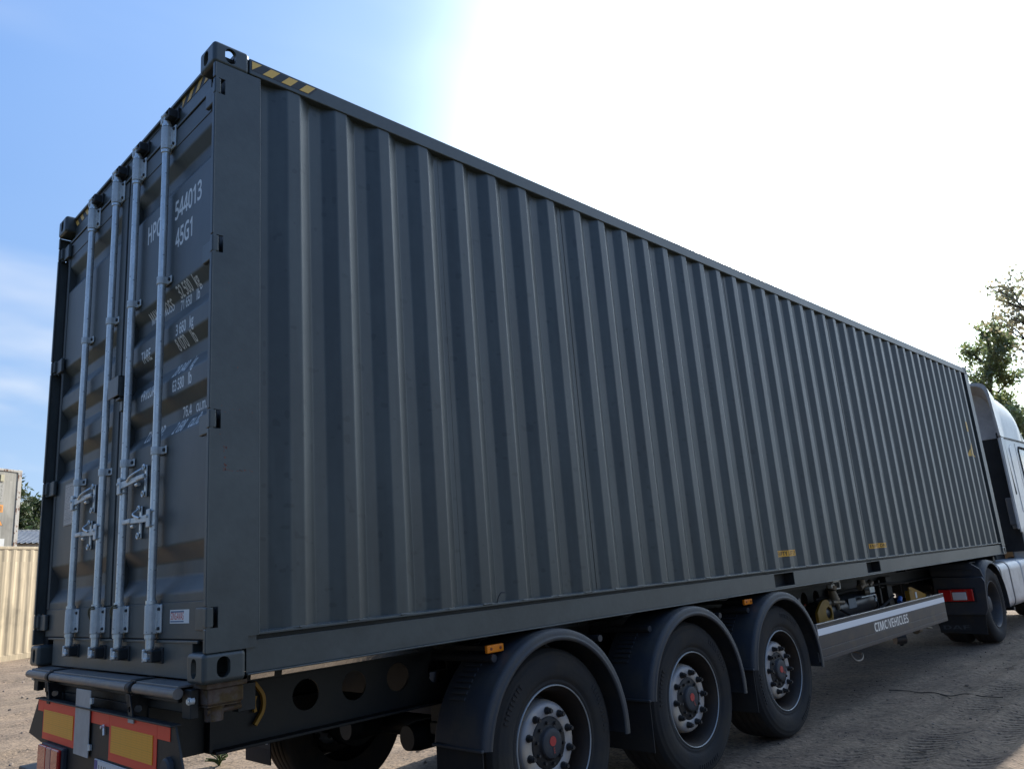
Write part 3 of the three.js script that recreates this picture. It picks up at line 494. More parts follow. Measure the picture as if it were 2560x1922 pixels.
  for (let i = 0; i < 16; i++) chip(0.066 + 0.13 * R(), 0.838 + 0.006 * R(), 0.003 + 0.006 * R(), 0.002);
  for (let i = 0; i < 12; i++) chip(0.05 + 0.16 * R(), 0.9 + 0.8 * R(), 0.003 + 0.003 * R(), 0.002 + 0.002 * R());
  mk('paint_chip', chips, P({ color: lin(0.20, 0.075, 0.055), roughness: 0.8 }), box, { kind: 'stuff' });
}

// ------------------------------------------------------------------ the container trailer (heights below are counted from the container's underside)
const trailer = thing('container_trailer', 'black three axle skeletal trailer carrying the dark grey container', 'trailer', [0, Y0, 0]);
{
  const T = trailer;
  // main beams with round holes
  for (const s of [1, -1]) {
    const holes = []; for (let x = 0.80; x < 7.4; x += 0.2875) holes.push(ringHole(x, -0.19, 0.075));
    const web = slab(shape([[0.30, -0.352], [7.9, -0.352], [8.5, -0.20], [11.9, -0.19], [11.9, -0.078], [0.30, -0.078]], holes), -0.006, 0.006).translate(0, 0, s * 0.6);
    mk('main_beam', [web, bx(0.30, 7.9, -0.366, -0.352, s * 0.6 - 0.08, s * 0.6 + 0.08, 0.003), bx(0.30, 11.9, -0.0775, -0.066, s * 0.6 - 0.075, s * 0.6 + 0.075, 0.003), bx(8.5, 11.9, -0.214, -0.2, s * 0.6 - 0.075, s * 0.6 + 0.075, 0.003)], M.chassis, T);
    // side plate of the rear bolster
    mk('bolster_plate', [bx(0.285, 0.299, -0.36, -0.03, s * 0.6 - 0.05, s * 0.6 + 0.05), bx(0.30, 0.49, -0.36, -0.08, s * 0.6 + s * 0.006 - 0.004, s * 0.6 + s * 0.006 + 0.004)], M.chassis, T);
  }
  for (const x of [0.65, 1.585, 2.68, 4.08, 5.4, 6.0, 7.9, 9.4, 11.0]) mk('outrigger', [bx(x - 0.022, x + 0.022, -0.0655, 0.008, -0.69, 0.69, 0.003), bx(x - 0.008, x + 0.008, -0.34, -0.08, -0.59, 0.59)], M.chassis, T);
  // bright reflecting strips along the top of the side rail
  for (const s of [1, -1]) {
    const Z = (a, b) => (s > 0 ? [a, b] : [-b, -a]);
    mk('side_lip', bx(0.44, 9.0, -0.066, 0.004, ...Z(0.691, 0.696)), M.chassis, T);
    for (const [a, b] of [[0.455, 0.576], [0.616, 1.456], [1.557, 2.35], [2.40, 2.846], [2.944, 3.8], [3.9, 4.7]]) { const g = bx(a, b, -0.066, 0, -0.001, 0.001).rotateX(0.15).translate(0, 0.001, 0.7085); mk('reflecting_strip', s > 0 ? g : mirror(g, 1, 1, -1), M.reflTape, T); };
  }
  // rear bolster, sloping top plate, roller tubes and straps
  mk('rear_bolster', [bx(0.03, 0.284, -0.12, -0.075, -1.03, 1.0, 0.006), bx(0.03, 0.284, -0.36, -0.12, -0.60, 0.60, 0.004), bx(0.02, 0.16, -0.17, -0.12, -0.86, -0.60, 0.004), bx(-0.005, 0.28, -0.0745, -0.03, -1.0, 1.0, 0.004)], M.chassis, T);
  mk('top_plate', bx(-0.026, 0.07, -0.014, -0.004, -1.05, 1.05, 0.003), M.steel, T);
  for (const [a, b] of [[-1.075, -0.675], [-0.625, 0.525], [0.615, 1.06]]) mk('roller_tube', cyl([-0.03, -0.032, a], [-0.03, -0.032, b], 0.021, 0.021, 20), M.steel, T);
  for (const z of [-0.65, 0.57]) mk('tube_strap', [lathe([[0.024, -0.022], [0.027, -0.02], [0.027, 0.02], [0.024, 0.022]], 24).rotateX(Math.PI / 2).translate(-0.03, -0.032, z), bx(-0.03, 0.06, -0.012, 0.002, z - 0.03, z + 0.03, 0.004), slab(shape([[-0.052, -0.06], [0.03, -0.06], [0.03, -0.22], [-0.02, -0.22], [-0.052, -0.12]], [ringHole(-0.01, -0.12, 0.016)]), 0, 0.008).translate(0, 0, z + 0.012), slabX([[z - 0.02, -0.055], [z + 0.03, -0.055], [z + 0.085, -0.165], [z + 0.035, -0.165]], -0.052, -0.046, 0.001, [ringHole(-(z + 0.035), -0.115, 0.012)])], M.chassis, T);
  mk('strap_clip', bx(-0.056, -0.05, -0.168, -0.145, 0.60, 0.665, 0.002), M.greyPlate, T);
  // twist locks
  for (const s of [1, -1]) {
    const t = part('twist_lock', T);
    mk('lock_housing', [bx(0.035, 0.205, -0.022, -0.002, s * 1.10 - 0.075, s * 1.10 + 0.075, 0.004), bx(0.045, 0.198, -0.086, -0.022, s * 1.10 - 0.06, s * 1.10 + 0.06, 0.01), bx(0.05, 0.19, -0.094, -0.086, s * 1.10 - 0.05, s * 1.10 + 0.05, 0.003)], M.rust, t);
    mk('lock_lever', [cyl([0.062, -0.112, s * 1.115], [0.205, -0.110, s * 1.115], 0.0135, 0.012, 14), cyl([0.100, -0.15, s * 1.10], [0.100, -0.09, s * 1.10], 0.036, 0.040, 18), cyl([0.07, -0.13, s * 1.08], [0.11, -0.13, s * 1.10], 0.018)], M.rust, t);
    mk('lock_bolt', [cyl([0.016, -0.062, s * 1.10], [-0.004, -0.062, s * 1.10], 0.017, 0.016, 6), cyl([-0.006, -0.062, s * 1.10], [-0.010, -0.062, s * 1.10], 0.010)], M.galv, t);
    mk('lock_bracket', [bx(0.0, 0.034, -0.13, -0.02, s * 1.06 - 0.03, s * 1.06 + 0.05, 0.004), bx(0.206, 0.284, -0.14, -0.03, s * 1.06 - 0.03, s * 1.06 + 0.03, 0.004)], M.chassis, t);
  }
  // yellow lashing hook at the beam's end: a bent outer bar and a shorter inner one
  const strapXY = (pts, w, z0, z1) => { const c = new THREE.CatmullRomCurve3(pts.map(([x, y]) => new THREE.Vector3(x, y, 0))), q = c.getPoints(28), l = [], r = []; q.forEach((p, i) => { const a = q[Math.max(0, i - 1)], b = q[Math.min(28, i + 1)], d = b.clone().sub(a).normalize(); l.push([p.x - d.y * w / 2, p.y + d.x * w / 2]); r.unshift([p.x + d.y * w / 2, p.y - d.x * w / 2]); }); return slab(shape([...l, ...r]), z0, z1, 0.002); };
  mk('lashing_hook', [strapXY([[0.508, -0.088], [0.532, -0.118], [0.552, -0.15], [0.557, -0.19], [0.550, -0.225], [0.533, -0.252], [0.512, -0.28]], 0.017, 0.615, 0.64), strapXY([[0.517, -0.150], [0.510, -0.168], [0.509, -0.19], [0.515, -0.222]], 0.015, 0.615, 0.635)], M.yellow, T);
  // rear lamp board with marking plates
  const BX = -0.05, board = part('lamp_board', T);
  mk('board_sheet', [slabX([[-0.79, -0.148], [1.075, -0.148], [1.16, -0.30], [1.19, -0.56], [0.95, -0.56], [0.95, -0.62], [-0.60, -0.62], [-0.62, -0.372], [-0.72, -0.365], [-0.95, -0.34]], BX + 0.006, BX + 0.014), bx(BX - 0.012, BX + 0.03, -0.150, -0.143, -0.79, 1.078, 0.002)], M.chassis, board);
  const film = (z0, z1, y0, y1, x, mat, name) => mk(name, bx(x, x + 0.0025, y0, y1, z0, z1, 0.0008), mat, board);
  const rt = dtex(256, (u, v) => { const a = Math.abs(((u * 26) % 1) - 0.5), b = Math.abs(((v * 26) % 1) - 0.5), m = (a < 0.06 || b < 0.06) ? 0.86 : 1.0; return [m, m, m * 0.9]; }, 4, true);
  const refl = P({ color: lin(1.0, 0.40, 0.010), roughness: 0.35, map: rt });
  for (const [z0, z1, g0, g1] of [[-0.682, -0.112, -0.66, -0.16], [0.352, 0.905, 0.384, 0.868]]) { film(z0, z1, -0.345, -0.155, BX + 0.003, M.fluoRed, 'marking_border'); film(g0, g1, -0.310, -0.198, BX + 0.0002, refl, 'marking_plate'); }
  film(-0.785, -0.684, -0.21, -0.155, BX + 0.003, M.fluoRed, 'marking_strip'); film(0.10, 0.350, -0.207, -0.155, BX + 0.003, M.fluoRed, 'marking_strip'); film(0.907, 1.036, -0.207, -0.155, BX + 0.003, M.fluoRed, 'marking_strip');
  mk('hinged_plate', bx(BX - 0.006, BX - 0.002, -0.362, -0.064, -0.112, 0.103, 0.001), M.greyPlate, board);
  for (const y of [-0.11, -0.315]) mk('plate_hinge', [cyl([BX - 0.004, y - 0.014, 0.106], [BX - 0.004, y + 0.014, 0.106], 0.005), bx(BX - 0.006, BX + 0.004, y - 0.012, y + 0.012, 0.10, 0.125)], M.galv, board);
  mk('plate_latch', [cyl([BX - 0.002, -0.20, 0.29], [BX - 0.002, -0.245, 0.30], 0.006), cyl([BX - 0.004, -0.21, 0.292], [BX - 0.016, -0.21, 0.292], 0.007)], M.galv, board);
  const lamp = part('tail_lamp', T); mk('lamp_housing', bx(BX - 0.02, BX + 0.01, -0.49, -0.352, -0.60, -0.235, 0.01), M.plastic, lamp); mk('red_lens', [bx(BX - 0.038, BX - 0.019, -0.482, -0.358, -0.592, -0.45, 0.008), bx(BX - 0.038, BX - 0.019, -0.482, -0.358, -0.36, -0.245, 0.008)], M.red, lamp); mk('white_lens', bx(BX - 0.038, BX - 0.019, -0.482, -0.358, -0.449, -0.361, 0.008), P({ color: lin(0.45, 0.16, 0.14), roughness: 0.2 }), lamp);
  const rl = part('tail_lamp', T); mk('lamp_housing', bx(BX - 0.02, BX + 0.01, -0.49, -0.356, 0.66, 1.02, 0.01), M.plastic, rl); mk('red_lens', bx(BX - 0.038, BX - 0.019, -0.482, -0.364, 0.67, 1.01, 0.008), M.red, rl);
  const npT = canvasTex(512, 112, (x, w, h) => { x.fillStyle = '#d8d8d4'; x.fillRect(0, 0, w, h); x.fillStyle = '#1f3f8f'; x.fillRect(0, 0, 44, h); x.fillStyle = '#e8e8e8'; put(x, 'PL', 8, 36, h - 14, 22, 'sans-serif', 'bold'); x.fillStyle = '#141414'; put(x, 'WL·M 5190', 58, w - 16, h - 20, 74); });
  const np = part('number_plate', T); mk('plate_body', bx(BX - 0.003, BX + 0.004, -0.47, -0.354, 0.19, 0.71, 0.002), M.white, np); mk('plate_print', flatQuad([BX - 0.0042, -0.466, 0.195], [0, 0, 0.51], [0, 0.109, 0]), P({ map: npT, roughness: 0.4 }), np, { keepUV: true });
  mk('underrun_bar', [bx(-0.06, 0.04, -0.66, -0.52, -1.05, 1.05, 0.01), bx(0.02, 0.06, -0.5, -0.2, -0.62, -0.54), bx(0.02, 0.06, -0.5, -0.2, 0.54, 0.62)], M.chassis, T);
  mk('outline_lamp', [cyl([-0.06, -0.31, 1.03], [-0.02, -0.31, 1.03], 0.048, 0.05, 24), cyl([-0.066, -0.31, 1.03], [-0.06, -0.31, 1.03], 0.04, 0.046, 24)].map((g) => g), M.plastic, T);

  // wheels: axis along z, outer side wall at z = 0
  const wheel0 = new THREE.Group(); wheel0.name = 'wheel';
  {
    const ax = (pts, seg = 72) => lathe(pts.map(([r, a]) => [r, a]), seg).rotateX(Math.PI / 2);
    const side = []; // side wall with ribs and a scuffed shoulder
    side.push([0.300, -0.020], [0.312, -0.006], [0.326, -0.004], [0.334, -0.009], [0.342, 0.001], [0.360, 0.007], [0.385, 0.011], [0.390, 0.0085], [0.394, 0.0115], [0.420, 0.010], [0.440, 0.006], [0.447, 0.0075], [0.452, 0.003], [0.470, -0.006], [0.476, -0.005], [0.481, -0.011], [0.492, -0.026], [0.497, -0.034]);
    mk('tyre', ax(side, 96), M.rubber, wheel0);
    const tr = [[0.497, -0.034]]; for (const a of [-0.095, -0.155, -0.215, -0.275]) tr.push([0.5045, a + 0.008], [0.494, a + 0.006], [0.494, a - 0.006], [0.5045, a - 0.008]);
    tr.push([0.497, -0.336], [0.47, -0.364], [0.40, -0.378], [0.33, -0.372], [0.30, -0.35]);
    mk('tyre_tread', ax(tr, 96), M.tread, wheel0);
    mk('rim_flange', ax([[0.2965, -0.008], [0.2985, -0.003], [0.3025, -0.003], [0.3060, -0.009], [0.305, -0.018]]), M.rimEdge, wheel0);
    mk('rim_well', ax([[0.2962, -0.0085], [0.290, -0.020], [0.279, -0.034], [0.274, -0.060], [0.266, -0.10], [0.262, -0.16], [0.255, -0.20], [0.24, -0.21], [0.21, -0.205]]), M.rimDark, wheel0);
    mk('rim_disc', ax([[0.224, -0.206], [0.224, -0.140], [0.222, -0.108], [0.216, -0.080], [0.205, -0.064], [0.190, -0.057], [0.165, -0.056], [0.138, -0.058], [0.134, -0.066]]), M.rimPaint, wheel0);
    mk('wheel_hub', [ax([[0.139, -0.070], [0.136, -0.059], [0.128, -0.053], [0.092, -0.050], [0.086, -0.046], [0.083, -0.04], [0.080, -0.036]])], M.hub, wheel0);
    mk('hub_cap', ax([[0.0815, -0.047], [0.079, -0.032], [0.072, -0.026], [0.05, -0.024], [0.0001, -0.0235]]), M.plastic, wheel0);
    mk('cap_badge', [cyl([0, 0.012, -0.0240], [0, 0.012, -0.0215], 0.026, 0.0255, 28)], P({ color: lin(0.50, 0.045, 0.04), roughness: 0.4 }), wheel0);
    const st = canvasTex(256, 96, (x, w, h) => { x.fillStyle = css(lin(0.028, 0.03, 0.034)); x.fillRect(0, 0, w, h); x.fillStyle = '#b0362c'; put(x, 'SAF', 24, w - 24, h - 18, 60, 'sans-serif', 'bold'); });
    const q = flatQuad([-0.010, -0.058, -0.0222], [0, 0.044, 0], [0.018, 0, 0]); mk('cap_lettering', q, P({ map: st, roughness: 0.5 }), wheel0, { keepUV: true });
    const nut = merged([cyl([0, 0, -0.058], [0, 0, -0.051], 0.021, 0.021, 20), cyl([0, 0, -0.051], [0, 0, -0.026], 0.0185, 0.0170, 6), cyl([0, 0, -0.026], [0, 0, -0.014], 0.0110, 0.0105, 10)].map(plain)); boxUV(nut);
    for (let k = 0; k < 10; k++) { const a = (k / 10) * Math.PI * 2 + 0.16, m = new THREE.Mesh(nut, M.nut); m.name = 'wheel_nut'; m.position.set(0.1675 * Math.cos(a), 0.1675 * Math.sin(a), 0); m.rotation.z = a * 1.7; m.castShadow = true; wheel0.add(m); }
    const hn = cyl([0, 0, -0.052], [0, 0, -0.036], 0.0095, 0.009, 6); boxUV(hn);
    for (let k = 0; k < 10; k++) { const a = (k / 10) * Math.PI * 2 + 0.3, m = new THREE.Mesh(hn, M.nut); m.name = 'hub_bolt'; m.position.set(0.108 * Math.cos(a), 0.108 * Math.sin(a), 0); m.castShadow = true; wheel0.add(m); }
    // vent holes of the disc
    const vh = []; for (let k = 0; k < 10; k++) { const a = (k / 10) * Math.PI * 2; vh.push(cyl([0.2215 * Math.cos(a), 0.2215 * Math.sin(a), -0.125], [0.2255 * Math.cos(a), 0.2255 * Math.sin(a), -0.125], 0.017, 0.017, 14)); } mk('vent_hole', vh, M.seal, wheel0);
    // raised lettering marks on the side wall
    const rl2 = []; const RR = rng(15); for (const [a0, n] of [[0.5, 9], [2.5, 10], [4.55, 11]]) for (let k = 0; k < n; k++) { const a = a0 + k * 0.062; rl2.push(bx(-0.0085, 0.0085 * (0.3 + RR() * 0.7), 0.404, 0.434, 0.0095, 0.0138, 0.001).rotateZ(a)); } mk('sidewall_lettering', rl2, M.rubber, wheel0, { kind: 'stuff' });
  }
  const hubs = [1.988, 3.412, 4.738], HY = -0.603;
  hubs.forEach((x, i) => {
    for (const s of [1, -1]) {
      const w = i === 0 && s === 1 ? wheel0 : wheel0.clone(); w.position.set(x, HY, s * 1.205); w.rotation.set(0, s > 0 ? 0 : Math.PI, 0); T.add(w);
      if (s > 0) w.children.forEach(() => 0), w.rotateZ([0.15, 0.5, 1.02][i]);
    }
    mk('axle', [cyl([x, HY, -1.0], [x, HY, 1.0], 0.073, 0.073, 20), cyl([x, HY, 0.72], [x, HY, 0.84], 0.19, 0.19, 24), cyl([x, HY, -0.84], [x, HY, -0.72], 0.19, 0.19, 24)], M.chassis, T);
    for (const s of [1, -1]) {
      mk('suspension_arm', [bx(x - 0.32, x + 0.34, HY + 0.05, HY + 0.12, s * 0.55 - 0.05, s * 0.55 + 0.05, 0.01), bx(x - 0.30, x - 0.14, HY + 0.06, -0.36, s * 0.55 - 0.06, s * 0.55 + 0.06, 0.008)], M.chassis, T);
      mk('air_bag', lathe([[0.05, -0.24], [0.13, -0.235], [0.15, -0.2], [0.152, -0.13], [0.142, -0.11], [0.152, -0.09], [0.15, -0.02], [0.12, 0.01], [0.05, 0.015]], 28).translate(x + 0.34, HY + 0.31, s * 0.55), M.rubber, T);
      mk('brake_chamber', [cyl([x - 0.28, HY + 0.02, s * 0.33], [x - 0.12, HY + 0.02, s * 0.33], 0.085, 0.085, 20), cyl([x - 0.36, HY + 0.02, s * 0.33], [x - 0.28, HY + 0.02, s * 0.33], 0.07, 0.085, 20)], M.chassis, T);
    }
    // mudguard: an arch with a rounded outer edge
    for (const s of [1, -1]) {
      const pr = [[0.590, -0.40], [0.600, -0.38], [0.606, -0.10], [0.606, -0.03], [0.602, -0.012], [0.592, -0.003], [0.575, 0.0], [0.566, 0.0], [0.563, 0.004], [0.556, 0.006], [0.545, 0.004], [0.540, -0.004], [0.546, -0.008], [0.560, -0.008], [0.575, -0.012], [0.590, -0.022], [0.596, -0.04], [0.596, -0.10], [0.590, -0.38]];
      // Lathe turns about y; a third of the circle below the axle is left open
      const g = lathe(pr, 72, -1.66, 3.09).rotateX(Math.PI / 2).rotateZ(Math.PI);
      const gg = s > 0 ? g : mirror(g, 1, 1, -1);
      const fl = part('mudguard', T, [x, HY, s * 1.268]);
      mk('guard_arch', gg, M.plastic, fl);
      mk('guard_end', bx(-0.612, -0.592, 0.080, 0.094, ...(s > 0 ? [-0.39, 0.0] : [0.0, 0.39]), 0.004), M.plastic, fl);
      mk('mud_flap', slabX([[-0.375, 0.10], [-0.015, 0.10], [-0.015, -0.215], [-0.375, -0.215]].map(([z, y]) => [s * z, y]), -0.594, -0.586, 0.002), M.rubber, fl);
      mkEach('guard_bracket', [cyl([-0.40, 0.498, s * -0.60], [-0.40, 0.498, s * -0.098], 0.021, 0.021, 16), cyl([0.50, 0.498, s * -0.60], [0.50, 0.498, s * -0.098], 0.021, 0.021, 16)], M.seal, fl);
      mkEach('bracket_cap', [cyl([-0.40, 0.498, s * -0.098], [-0.40, 0.498, s * -0.090], 0.021, 0.02, 16), cyl([0.50, 0.498, s * -0.098], [0.50, 0.498, s * -0.090], 0.021, 0.02, 16)], M.alu, fl);
      const rs = []; for (let k = 0; k < 7; k++) { const a = 2.28 + k * 0.055; rs.push(bx(-0.010, 0.010, 0.604, 0.612, -0.33, -0.20, 0.002).rotateZ(a - Math.PI / 2)); } mk('guard_rib', (s > 0 ? rs : rs.map((q) => mirror(q, 1, 1, -1))), M.plastic, fl);
    }
  });
  // lettering on the far side's rear flap
  const cT = canvasTex(256, 128, (x, w, h) => { x.fillStyle = css(lin(0.03, 0.03, 0.03)); x.fillRect(0, 0, w, h); x.fillStyle = '#a9a9a6'; put(x, 'CIMC', 20, w - 20, h - 24, 76, 'sans-serif', 'bold'); });
  mk('flap_lettering', flatQuad([1.391, -0.715, -1.24], [0, 0, 0.35], [0, 0.14, 0]), P({ map: cT, roughness: 0.8 }), T, { keepUV: true });
  // side marker lamps
  for (const [x, y] of [[1.618, -0.058], [4.39, -0.045], [6.9, -0.05]].slice(0, 2)) { const m = part('marker_lamp', T); mk('amber_lens', bx(x - 0.062, x + 0.062, y - 0.021, y + 0.021, 1.14, 1.162, 0.006), M.amber, m); mkEach('lamp_screw', [cyl([x - 0.032, y, 1.160], [x - 0.032, y, 1.1635], 0.008), cyl([x + 0.036, y, 1.160], [x + 0.036, y, 1.1635], 0.008)], P({ color: lin(0.25, 0.05, 0.01), roughness: 0.4 }), m); mk('lamp_arm', bx(x - 0.02, x + 0.02, y - 0.012, y + 0.012, 0.62, 1.139), M.chassis, m); }

  // side guard of extruded planks
  const sg = part('side_guard', T);
  const plank = (y0, y1, z = 1.25) => bx(5.335, 8.80, y0, y1, z - 0.03, z, 0.003);
  for (const [a, b] of [[-0.414, -0.318], [-0.520, -0.4155], [-0.586, -0.5215], [-0.622, -0.5875]]) mk('plank', plank(a, b), M.alu, sg);
  mk('guard_edge', [bx(5.335, 8.80, -0.3175, -0.3135, 1.224, 1.2515, 0.001), bx(5.331, 5.3345, -0.622, -0.315, 1.224, 1.251)], M.aluEdge, sg);
  mk('white_stripe', bx(5.338, 8.797, -0.411, -0.355, 1.2505, 1.2515), M.whiteTape, sg);
  mk('plank_groove', [-0.4147, -0.5207, -0.5867].map((y) => bx(5.336, 8.799, y - 0.0007, y + 0.0007, 1.222, 1.246)).concat([bx(5.336, 8.799, -0.336, -0.332, 1.2495, 1.2503), bx(5.336, 8.799, -0.352, -0.349, 1.2495, 1.2503)]), M.seal, sg);
  const sgc = css(lin(0.105, 0.108, 0.118));
  const lT = canvasTex(1024, 112, (x, w, h) => { x.clearRect(0, 0, w, h); x.fillStyle = sgc; x.fillRect(0, 0, w, h); x.fillStyle = '#e6e6e3'; put(x, 'CIMC', 10, 378, h - 8, 96, 'sans-serif', 'bold'); x.fillRect(398, 4, 5, h - 6); put(x, 'VEHICLES', 420, w - 8, h - 8, 96, 'sans-serif', '', 6); });
  mk('guard_lettering', flatQuad([6.575, -0.518, 1.2508], [0.965, 0, 0], [0, 0.094, 0]), P({ map: lT, roughness: 0.42, metalness: 0.3 }), sg, { keepUV: true });
  for (const x of [5.7, 7.1, 8.5]) mk('guard_strut', [bx(x - 0.03, x + 0.03, -0.60, -0.33, 1.195, 1.2195), bx(x - 0.025, x + 0.025, -0.40, -0.12, 0.62, 0.66), cyl([x, -0.40, 0.64], [x, -0.55, 1.2], 0.02)], M.chassis, sg);
  // tanks, valves and gear behind the guard
  mk('air_tank', [cyl([6.55, -0.335, 0.70], [7.95, -0.300, 0.70], 0.115, 0.115, 28), new THREE.SphereGeometry(0.115, 20, 12).scale(0.45, 1, 1).translate(6.55, -0.335, 0.70), new THREE.SphereGeometry(0.115, 20, 12).scale(0.45, 1, 1).translate(7.95, -0.3, 0.70)], P({ color: lin(0.032, 0.04, 0.05), roughness: 0.4, map: dustT }), T);
  mk('tank_label', bx(7.13, 7.335, -0.335, -0.235, 0.8145, 0.818), P({ color: lin(0.30, 0.32, 0.33), roughness: 0.6, map: grimeT }), T);
  const ring = slab((() => { const s = new THREE.Shape(); s.moveTo(-0.20, -0.10); s.lineTo(-0.21, 0.02); s.bezierCurveTo(-0.14, 0.08, -0.05, 0.145, 0.04, 0.13); s.bezierCurveTo(0.13, 0.11, 0.165, 0.03, 0.15, -0.05); s.bezierCurveTo(0.13, -0.11, 0.04, -0.115, -0.05, -0.10); s.closePath(); s.holes.push(ringHole(0.055, 0.0, 0.072, 0.062)); return s; })(), 0.80, 0.83, 0.004).translate(6.53, -0.325, 0);
  mk('yellow_lug', ring, M.yellow, T);
  mk('yellow_lever', [slab(shape([[9.02, -0.245], [9.10, -0.245], [9.70, -0.395], [9.72, -0.42], [9.55, -0.455], [9.02, -0.43]]), 0.795, 0.81, 0.003), bx(8.9, 9.0, -0.42, -0.28, 0.79, 0.85, 0.01), bx(9.03, 9.7, -0.318, -0.302, 0.81, 0.82).rotateZ(0)].slice(0, 2), M.yellow, T);
  mk('lever_roller', cyl([9.62, -0.425, 0.79], [9.62, -0.425, 0.86], 0.05), M.brass, T);
  const V = (name, gs, m) => mk(name, gs, m, T);
  V('brake_valve', [cyl([6.83, -0.22, 0.8], [6.80, -0.12, 0.8], 0.055, 0.035, 14), cyl([6.80, -0.12, 0.8], [6.81, -0.08, 0.8], 0.05, 0.05, 14), cyl([6.70, -0.235, 0.82], [6.98, -0.255, 0.82], 0.028, 0.026, 12), cyl([6.62, -0.245, 0.80], [6.72, -0.23, 0.80], 0.034, 0.03, 12), cyl([6.83, -0.25, 0.82], [6.84, -0.315, 0.83], 0.022, 0.018, 10)], M.brass);
  V('valve_frame', [bx(6.83, 6.845, -0.115, -0.035, 0.80, 0.81), bx(7.0, 7.015, -0.11, -0.03, 0.80, 0.81), bx(6.83, 7.015, -0.045, -0.033, 0.80, 0.81), bx(6.83, 7.015, -0.118, -0.106, 0.80, 0.81), bx(6.75, 6.83, -0.1, -0.055, 0.78, 0.83, 0.01)], M.galvPale);
  V('relay_valve', [cyl([7.60, -0.125, 0.8], [7.60, -0.065, 0.8], 0.048, 0.042, 16), cyl([7.50, -0.13, 0.82], [7.74, -0.122, 0.82], 0.028, 0.03, 14), cyl([7.70, -0.135, 0.83], [7.79, -0.105, 0.83], 0.034, 0.036, 14), cyl([7.58, -0.2, 0.82], [7.62, -0.2, 0.86], 0.035, 0.03, 12), cyl([7.47, -0.14, 0.82], [7.53, -0.14, 0.82], 0.034, 0.034, 10)], M.brass);
  V('valve_block', [bx(7.66, 7.80, -0.215, -0.150, 0.80, 0.86, 0.006), bx(7.40, 7.8, -0.245, -0.232, 0.74, 0.86, 0.003)], M.galvPale);
  V('air_hose', [tube([[6.85, -0.31, 0.83], [6.95, -0.38, 0.9], [7.4, -0.40, 0.95], [8.0, -0.34, 0.9], [8.5, -0.30, 0.8]], 0.014, 40, 8), tube([[7.78, -0.22, 0.83], [7.80, -0.30, 0.86], [7.76, -0.36, 0.88], [7.8, -0.42, 0.9]], 0.010, 20, 8), tube([[6.6, -0.2, 0.7], [7.2, -0.16, 0.78], [8.2, -0.15, 0.78], [9.2, -0.2, 0.75]], 0.014, 30, 8)], M.rubber);
  V('blue_coupling', [cyl([8.08, -0.345, 1.0], [8.13, -0.30, 1.0], 0.028, 0.024, 12)], M.blue);
  V('chain_tag', [cyl([7.77, -0.27, 0.86], [7.77, -0.31, 0.86], 0.012), bx(7.76, 7.79, -0.40, -0.365, 0.9, 0.92, 0.004), bx(8.62, 8.67, -0.35, -0.28, 1.0, 1.006)], M.galvPale);
  V('landing_leg', [bx(8.62, 8.78, -0.60, -0.09, 0.55, 0.70, 0.01), bx(8.645, 8.755, -0.72, -0.6, 0.57, 0.68, 0.006), bx(8.56, 8.84, -0.75, -0.72, 0.5, 0.75, 0.01), bx(8.62, 8.78, -0.60, -0.09, -0.70, -0.55, 0.01), bx(8.645, 8.755, -0.72, -0.6, -0.68, -0.57, 0.006), bx(8.56, 8.84, -0.75, -0.72, -0.75, -0.5, 0.01)], M.chassis);
  V('spare_wheel_carrier', [bx(6.5, 8.1, -0.68, -0.66, -0.45, 0.45, 0.005), bx(6.4, 8.3, -0.66, -0.42, -0.5, 0.45, 0.03)], M.chassis);
  V('crank_handle', tube([[6.12, -0.60, 1.16], [6.16, -0.68, 1.16], [6.26, -0.735, 1.16], [6.42, -0.735, 1.15], [6.50, -0.70, 1.12], [6.56, -0.69, 1.0]], 0.010, 30, 8), M.steel);
  V('landing_foot', [cyl([7.92, -0.62, 0.95], [8.06, -0.80, 0.95], 0.035, 0.028, 12), cyl([7.96, -0.74, 0.92], [8.04, -0.74, 1.0], 0.055, 0.055, 14), bx(7.86, 7.96, -0.70, -0.58, 0.9, 0.98, 0.01)], M.alu);
  V('coupling_head', [cyl([8.58, -0.69, 0.98], [8.70, -0.66, 0.98], 0.045, 0.03, 12), tube([[8.7, -0.66, 0.98], [8.82, -0.70, 1.0], [8.92, -0.72, 1.02]], 0.010, 12, 6), cyl([8.48, -0.69, 0.98], [8.58, -0.69, 0.98], 0.05, 0.05, 14)], M.brass);
  // kingpin plate and gooseneck cross pieces
  V('coupling_plate', [bx(10.0, 11.9, -0.225, -0.2145, -0.6, 0.6), bx(11.86, 11.96, -0.2, -0.01, -1.1, 1.1, 0.006)], M.chassis);
}

